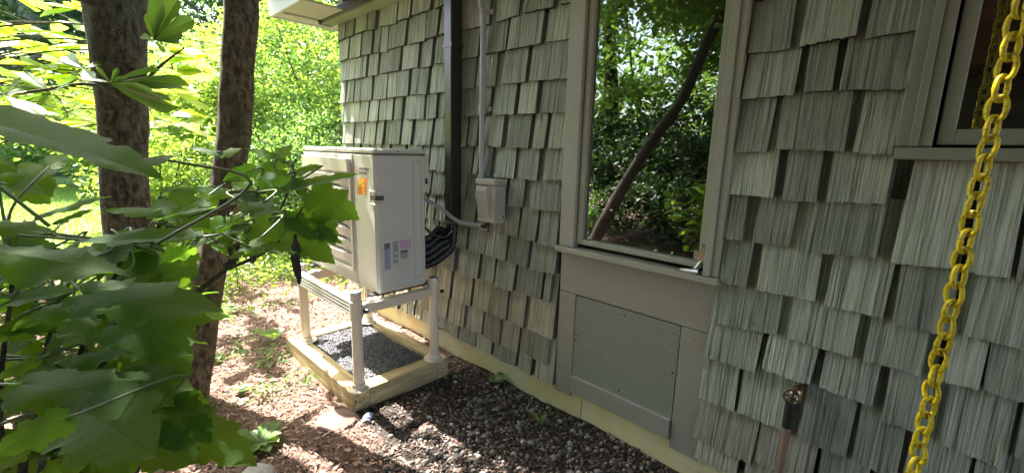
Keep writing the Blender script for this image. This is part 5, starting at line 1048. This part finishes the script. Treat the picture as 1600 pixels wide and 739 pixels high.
# a young tree behind the thick trunk, its long leaves backlit by the sun: each leaf an object
yt = thing('young_magnolia', 'young tree with bright backlit yellow-green leaves behind the thick mossy trunk', 'tree', (5.6, 2.6, 0))
b = MB(); trunk(b, [(5.6, 2.6, -.1), (5.55, 2.5, 1.4), (5.4, 2.3, 3.2)], [.05, .04, .02], 10, .04); b.build('trunk', M['bark'], yt, smooth='all')
b = MB(); nl_ = 0
for w in range(46):
    px = R.uniform(-20, 140) if w % 5 < 3 else (R.uniform(225, 345) if w % 5 == 3 else R.uniform(-10, 330)); py = R.uniform(-10, 215) if px < 140 else R.uniform(60, 225)
    d = R.uniform(2.9, 4.6); c = CAM+(FW+RT*((px-800)/690)-UP*((py-369.5)/690))*d
    e = Vector((5.5, 2.45, max(1.2, c.z-R.uniform(-.2, .5)))); L_ = spline([c, c.lerp(e, .5)+Vector((0, 0, .12)), e], 5); b.tube(L_, .004, 5, rr=[.003+.0006*k for k in range(len(L_))])
    for j in range(6):
        if nl_ > 270: break
        nl_ += 1; a = R.uniform(0, 6.28); L = R.uniform(.17, .30); T = c+Vector((math.cos(a)*L, math.sin(a)*L, R.uniform(-.09, .05))); ax = (T-c).normalized(); nn = Vector((R.gauss(-.25, .35), R.gauss(0, .4), 1)); nn = (nn-ax*nn.dot(ax)).normalized()
        place_leaf(YM[j % 3], c, T, nn, .60, yt)
b.build('branches', M['bark'], yt, smooth='all')
# crowns overhead: they shade the near ground, the shrub and the wall at the right
def shade_wanted(x, y):
    lit = (x > 2.0) & (y > .0) & (y < 1.15)
    lit |= (x > 1.2) & (y > .80+.06*np.sin(x*9)) & (y < 1.5+.1*np.sin(x*7))
    dap = (x > 1.9) & (y >= 1.15)
    hyd = (x > -.1) & (x < 1.15) & (y > 1.25) & (y < 2.3)
    far = x > 4.2
    return np.where(far, .06, np.where(lit, .0, np.where(dap, .16, np.where(hyd, .5, 1.0))))
def canopy(k, zlo, zhi, m_, cr):
    # clump centres through the crown volume, thinned where the photograph's ground lies in sun
    cx = NR.uniform(-3, 4.6, m_); cy = NR.uniform(.2, 7.5, m_); cz = NR.uniform(zlo, zhi, m_); i = NR.integers(0, m_, k)
    P = np.stack([cx, cy, cz], -1)[i]+NR.normal(0, 1, (k, 3))*np.array([cr, cr, cr*.4])
    gx = P[:, 0]-P[:, 2]*SUND.x/SUND.z; gy = P[:, 1]-P[:, 2]*SUND.y/SUND.z
    keep = NR.uniform(0, 1, k) < shade_wanted(gx, gy)
    keep &= (gx > -3.6) & (gy > -.5)
    # stay above the view of the camera
    dx, dy, dz = P[:, 0], P[:, 1]-CAM.y, P[:, 2]-CAM.z; dep = dx*FW.x+dy*FW.y+dz*FW.z; up = dx*UP.x+dy*UP.y+dz*UP.z
    keep &= (up > .60*dep) | (dep < 0)
    return P[keep]
A = canopy(66000, 3.0, 6.6, 560, .32); half = A[:, 1] > 1.9+.3*np.sin(A[:, 0]*2)
leaves('crown', A[half], .13, M['crown'], t1); leaves('crown', A[~half], .13, M['crown'], t2)
b = MB(); limbs(b, (3.4, 1.5, 2.8), (3.9, 2.2, 5.6), (2.0, 3.4, 4.8), (3.2, 1.8, 1.2), 14, .06); b.build('limbs', M['bark'], t1, smooth='all')
b = MB(); limbs(b, (2.9, 1.0, 2.9), (3.3, .9, 5.6), (2.2, .8, 4.6), (2.2, .7, 1.0), 7, .04); b.build('limbs', M['bark'], t2, smooth='all')
print('canopy leaves', len(A))

def tree(name, label, cat, base, h, c, r, k, size, mat, m_=60, cr=.4, tr=.12, group=None, nl=9, lean=(0, 0), bk='bark', kind=None):
    t = thing(name, label, cat, base, group)
    top = (base[0]+lean[0]*.85, base[1]+lean[1]*.85, h*.85); b = MB(); trunk(b, [(base[0], base[1], base[2]-.2), (base[0]+lean[0]*.25, base[1]+lean[1]*.25, h*.25), (base[0]+lean[0]*.42, base[1]+lean[1]*.42+.03, h*.40), (base[0]+lean[0]*.55+.06, base[1]+lean[1]*.55, h*.55), (base[0]+lean[0]*.68-.05, base[1]+lean[1]*.68, h*.70), top], [tr*1.3, tr, tr*.8, tr*.3], 14, .03, 6)
    b.build('trunk', M[bk], t, smooth='all'); b = MB(); limbs(b, (base[0]+lean[0]*.3, base[1]+lean[1]*.3, h*.3), top, c, r, nl, tr); b.build('limbs', M[bk], t, smooth='all')
    leaves('crown', clumps(c, r, k, m_, cr), size, mat, t); return t
def shrub(label, base, h, r, k, size, mat, m_=50, cr=.22, group=None, name='shrub', stems=6):
    t = thing(name, label, 'shrub', base, group); c = (base[0], base[1], h*.52); b = MB()
    for i in range(stems):
        a = R.uniform(0, 6.28); b.tube(spline([base, (base[0]+r*.3*math.cos(a), base[1]+r*.3*math.sin(a), h*.45), (base[0]+r*.75*math.cos(a), base[1]+r*.75*math.sin(a), h*.85)], 5), .02, 6, rr=[.022-.0016*q for q in range(11)])
    b.build('stems', M['bark'], t); P = clumps(c, (r, r, h*.5), k, m_, cr); P = P[P[:, 2] > .03]; leaves('foliage', P, size, mat, t, tilt=.9); return t
# sunny shrubs behind the unit
shrub('tall bright yellow-green shrub behind the far corner of the house', (7.6, -1.5, 0), 3.5, 1.7, 22000, .075, M['bush2'], 130, .22)
shrub('tall sunlit shrub rising behind the slender trunk', (8.6, .2, 0), 3.0, 1.3, 15000, .085, M['bush'], 80, .24)
shrub('mid green shrub low beside the ribbed side of the heat pump', (6.0, -.35, 0), 1.9, .85, 11000, .05, M['bush2'], 80, .16)
shrub('low bright shrub at the lawn edge left of the slender trunk', (6.9, 1.0, 0), 1.5, .55, 6000, .06, M['bush'], 40, .14)
shrub('wide green shrub beyond the lawn behind the mossy trunk', (16.5, .4, 0), 3.2, 2.0, 12000, .13, M['bush'], 70, .35)
shrub('rounded pale shrub at the far left beyond the lawn', (20, 3.2, 0), 2.6, 2.4, 9000, .15, M['bush2'], 70, .4)
shrub('dense shrub in front of the woodland right of the lawn', (12.0, -1.6, 0), 3.8, 1.9, 14000, .12, M['bush2'], 80, .35)
sh0 = [o for o in bpy.data.objects if o.get('label', '').startswith('tall bright yellow-green shrub')][0]
leaves('sunlit_top', clumps((7.4, -1.4, 2.5), (1.6, 1.7, 1.1), 11000, 70, .2, .7), .085, M['bush'], sh0)  # brighter leaf colour on the upper part stands for sun on the shrub
# ground cover beyond the mulch
k = 22000; x = NR.uniform(3.9, 8, k); y = NR.uniform(-1.6, 1.9, k); keep = (x > 4.45+.3*np.sin(y*3)) | (NR.uniform(0, 1, k) < .10); x, y = x[keep], y[keep]
tag(leaves('ground_cover', np.stack([x, y, NR.uniform(.01, .26, len(x))*np.clip((x-4)/1.2, .25, 1)], -1), .055, M['bush'], tilt=.7), 'low green ground cover growing past the mulch', 'ground cover', kind='stuff')
k = 420; cxs = NR.uniform(2.6, 4.6, 34); cys = NR.uniform(.9, 1.9, 34); i = NR.integers(0, 34, k*3); x = cxs[i]+NR.normal(0, .07, k*3); y = cys[i]+NR.normal(0, .07, k*3)
tag(leaves('seedlings', np.stack([x, y, NR.uniform(.015, .05, len(x))], -1), .035, M['bush2'], tilt=.5), 'scattered small green seedlings in the sunny mulch', 'weeds', kind='stuff')
k = 26000; x = NR.uniform(7.9, 19, k); y = NR.uniform(.7, 4.5, k); bb = np.array([(-.12, 0, 0), (.12, 0, 0), (.03, .15, 1), (-.03, .15, 1)]); s = NR.uniform(.04, .09, k)
tag(scatter('grass', bb, np.array([(0, 1, 2, 3)]), np.stack([x, y, np.full(k, .015)], -1), rotm(k, .25), s, M['grass']), 'short sunlit lawn grass', 'grass', kind='stuff')
def rosette(label, c, n, L, w, mat_i=0, up=.6, cat='weed'):
    t = thing('leafy_weed', label, cat, c)
    for j in range(n):
        a = 2.4*j+R.uniform(-.3, .3); l = L*R.uniform(.6, 1.1); T = Vector(c)+Vector((math.cos(a)*l, math.sin(a)*l, l*up*R.uniform(.4, 1.3))); ax = (T-Vector(c)).normalized(); nn = Vector((0, 0, 1)); nn = (nn-ax*nn.dot(ax)).normalized(); place_leaf(WM[j % 2], (c[0], c[1], c[2]+.005), T, nn, w, t)
wm = leafmat('weed_leaf', (.10, .19, .04), (.16, .26, .07), (.42, .58, .10), .4, veins=6, island=False); WM = [leaf_mesh('weed_leaf_shape', OBOV, wm, 40+i, curl=.25, fold=.3, wav=.03, cols=2) for i in range(2)]
rosette('bright green leafy weed between the shrub and the flat grey rock', (2.16, 1.30, 0), 20, .10, .6)
rosette('tiny leafy weed in the mulch near the big shrub leaves', (2.75, 1.22, 0), 7, .06, .9)
rosette('broad leafed weed at the far front corner of the timber frame', (3.35, .86, 0), 6, .10, .7, up=1.2)
rosette('pale weed in the mulch beside the slender trunk base', (3.3, 1.25, 0), 8, .07, .8)
rosette('dark green weed in the pebbles close to the foundation', (1.82, .075, 0), 10, .055, 1.2)
rosette('single sprig of green weed in the pebbles below the access panel', (1.34, .20, 0), 8, .04, .8, up=1.4)
rosette('green weed in the sunny mulch far behind the slender trunk', (4.2, .95, 0), 12, .09, .5)
# ================================================================ WOODLAND BEYOND THE LAWN
wl = ['tall dark woodland tree at the far left edge behind the lawn', 'woodland tree with pale grey trunk left of the mossy trunk', 'woodland tree just left of the mossy trunk, partly hidden', 'woodland tree between the two near trunks', 'woodland tree directly behind the slender trunk', 'woodland tree right of the slender trunk under the eave', 'woodland tree behind the white eave corner', 'woodland tree above the far house corner', 'woodland tree deep behind the lawn centre', 'woodland tree farthest back at the left', 'leaning woodland tree at the far left', 'woodland tree hidden behind the tall bright shrub']
for i, (bx, by, h, rad, tr) in enumerate([(26, 2.9, 15, 3.2, .28), (24, 1.9, 15, 2.6, .22), (25, .9, 14, 2.6, .2), (27, -2.5, 13, 3.4, .3), (25, -5.5, 12, 3.2, .28), (24, -8.0, 11, 3.0, .26), (21, -9.0, 12, 3.2, .28), (19, -10.5, 10, 2.6, .25), (34, 2.5, 17, 4.2, .3), (36, -1.5, 17, 4.2, .3), (29, 5.5, 15, 3.6, .25), (32, -8, 16, 4.5, .3)]):
    tree('woodland_tree', wl[i], 'tree', (bx, by, 0), h, (bx, by, h*.58), (rad, rad, h*.40), 3800, .34, M['wood_leaf'], 90, .55, tr, 'trees of the wood beyond the lawn', bk='barkgrey')
k = 14000; x = NR.uniform(38, 48, k); y = NR.uniform(-40, 14, k); z = NR.uniform(0, 9, k)**1.0*(.75+.25*np.sin(y*.9))
tag(leaves('far_woodland', np.stack([x, y, z], -1), .8, M['wood_leaf']), 'far dark wood closing the view behind the lawn', 'woodland', kind='stuff')
k = 9000; x = NR.uniform(22, 32, k); y = NR.uniform(-12, 7, k); z = np.abs(NR.normal(0, .8, k))
tag(leaves('woodland_understorey', np.stack([x, y, z], -1), .28, M['wood_leaf']), 'low undergrowth beneath the woodland trees', 'undergrowth', kind='stuff')
# ================================================================ TREES ACROSS THE PATH (mirrored in the window panes)
bl = ['dark leaning tree across from the tall window, seen only as its reflection', 'leafy tree beyond the leaning one, mirrored at the left of the window', 'broad tree across the path mirrored in the middle of the window', 'tall tree behind the viewer mirrored at the right of the window', 'dense tree opposite the small right window', 'tree far across the garden mirrored between the others']
for i, (bx, by, h, rad, tr, lean) in enumerate([(3.53, 3.2, 5.0, 1.6, .062, (-2.88, .1)), (5.2, 6.4, 7, 2.2, .16, (.2, 0)), (3.0, 9.0, 8.5, 2.8, .18, (0, 0)), (.6, 7.0, 7.5, 2.4, .17, (.3, 0)), (-2.0, 7.8, 7, 2.4, .2, (0, 0))]):
    cx, cy = bx+lean[0]*.6, by+lean[1]*.6
    tree('garden_tree', bl[i], 'tree', (bx, by, 0), h, (cx, cy, h*(.80 if i == 0 else .58)), (rad, rad*.8, h*(.26 if i == 0 else .38)), 13000, .13, M['crown'], 110, .3, tr, 'garden trees across from the house', lean=lean, bk='bark_dark')
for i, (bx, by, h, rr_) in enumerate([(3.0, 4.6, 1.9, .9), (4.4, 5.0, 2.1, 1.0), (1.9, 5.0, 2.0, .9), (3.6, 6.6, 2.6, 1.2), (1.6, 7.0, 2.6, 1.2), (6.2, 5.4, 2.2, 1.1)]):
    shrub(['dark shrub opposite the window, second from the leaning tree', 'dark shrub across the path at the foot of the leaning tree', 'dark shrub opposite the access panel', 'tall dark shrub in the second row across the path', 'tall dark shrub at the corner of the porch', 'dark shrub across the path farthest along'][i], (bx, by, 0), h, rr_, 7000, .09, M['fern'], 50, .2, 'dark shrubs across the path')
for c, lab_ in (((.05, 4.0), 'pink flowering azalea opposite the small right window'), ((3.9, 4.1), 'pink flowering azalea opposite the tall window')):
    t = thing('azalea', lab_, 'shrub', (c[0], c[1], 0)); hz = 1.65 if c[0] < 1 else .75
    b = MB(); 
    for i in range(6): b.tube(spline([(c[0], c[1], 0), (c[0]+R.uniform(-.2, .2), c[1]+R.uniform(-.2, .2), hz*.6), (c[0]+R.uniform(-.35, .35), c[1]+R.uniform(-.3, .3), hz)], 4), .01, 6)
    b.build('stems', M['bark'], t); leaves('foliage', clumps((c[0], c[1], hz*.6), (.4, .4, hz*.4), 2500, 30, .1), .05, M['bush2'], t); leaves('flowers', clumps((c[0], c[1], hz*.85), (.35, .35, .22), 160 if c[0] > 1 else 500, 16, .06, .7), .05, M['pinkflower'], t)

k = 17000; x = NR.uniform(-22, 34, k); y = NR.uniform(15, 19, k); z = NR.uniform(0, 6.5, k)*(.8+.2*np.sin(x*.8))
tag(leaves('garden_hedge_wood', np.stack([x, y, z], -1), .5, M['crown']), 'leafy wood closing the garden across from the house', 'woodland', kind='stuff')
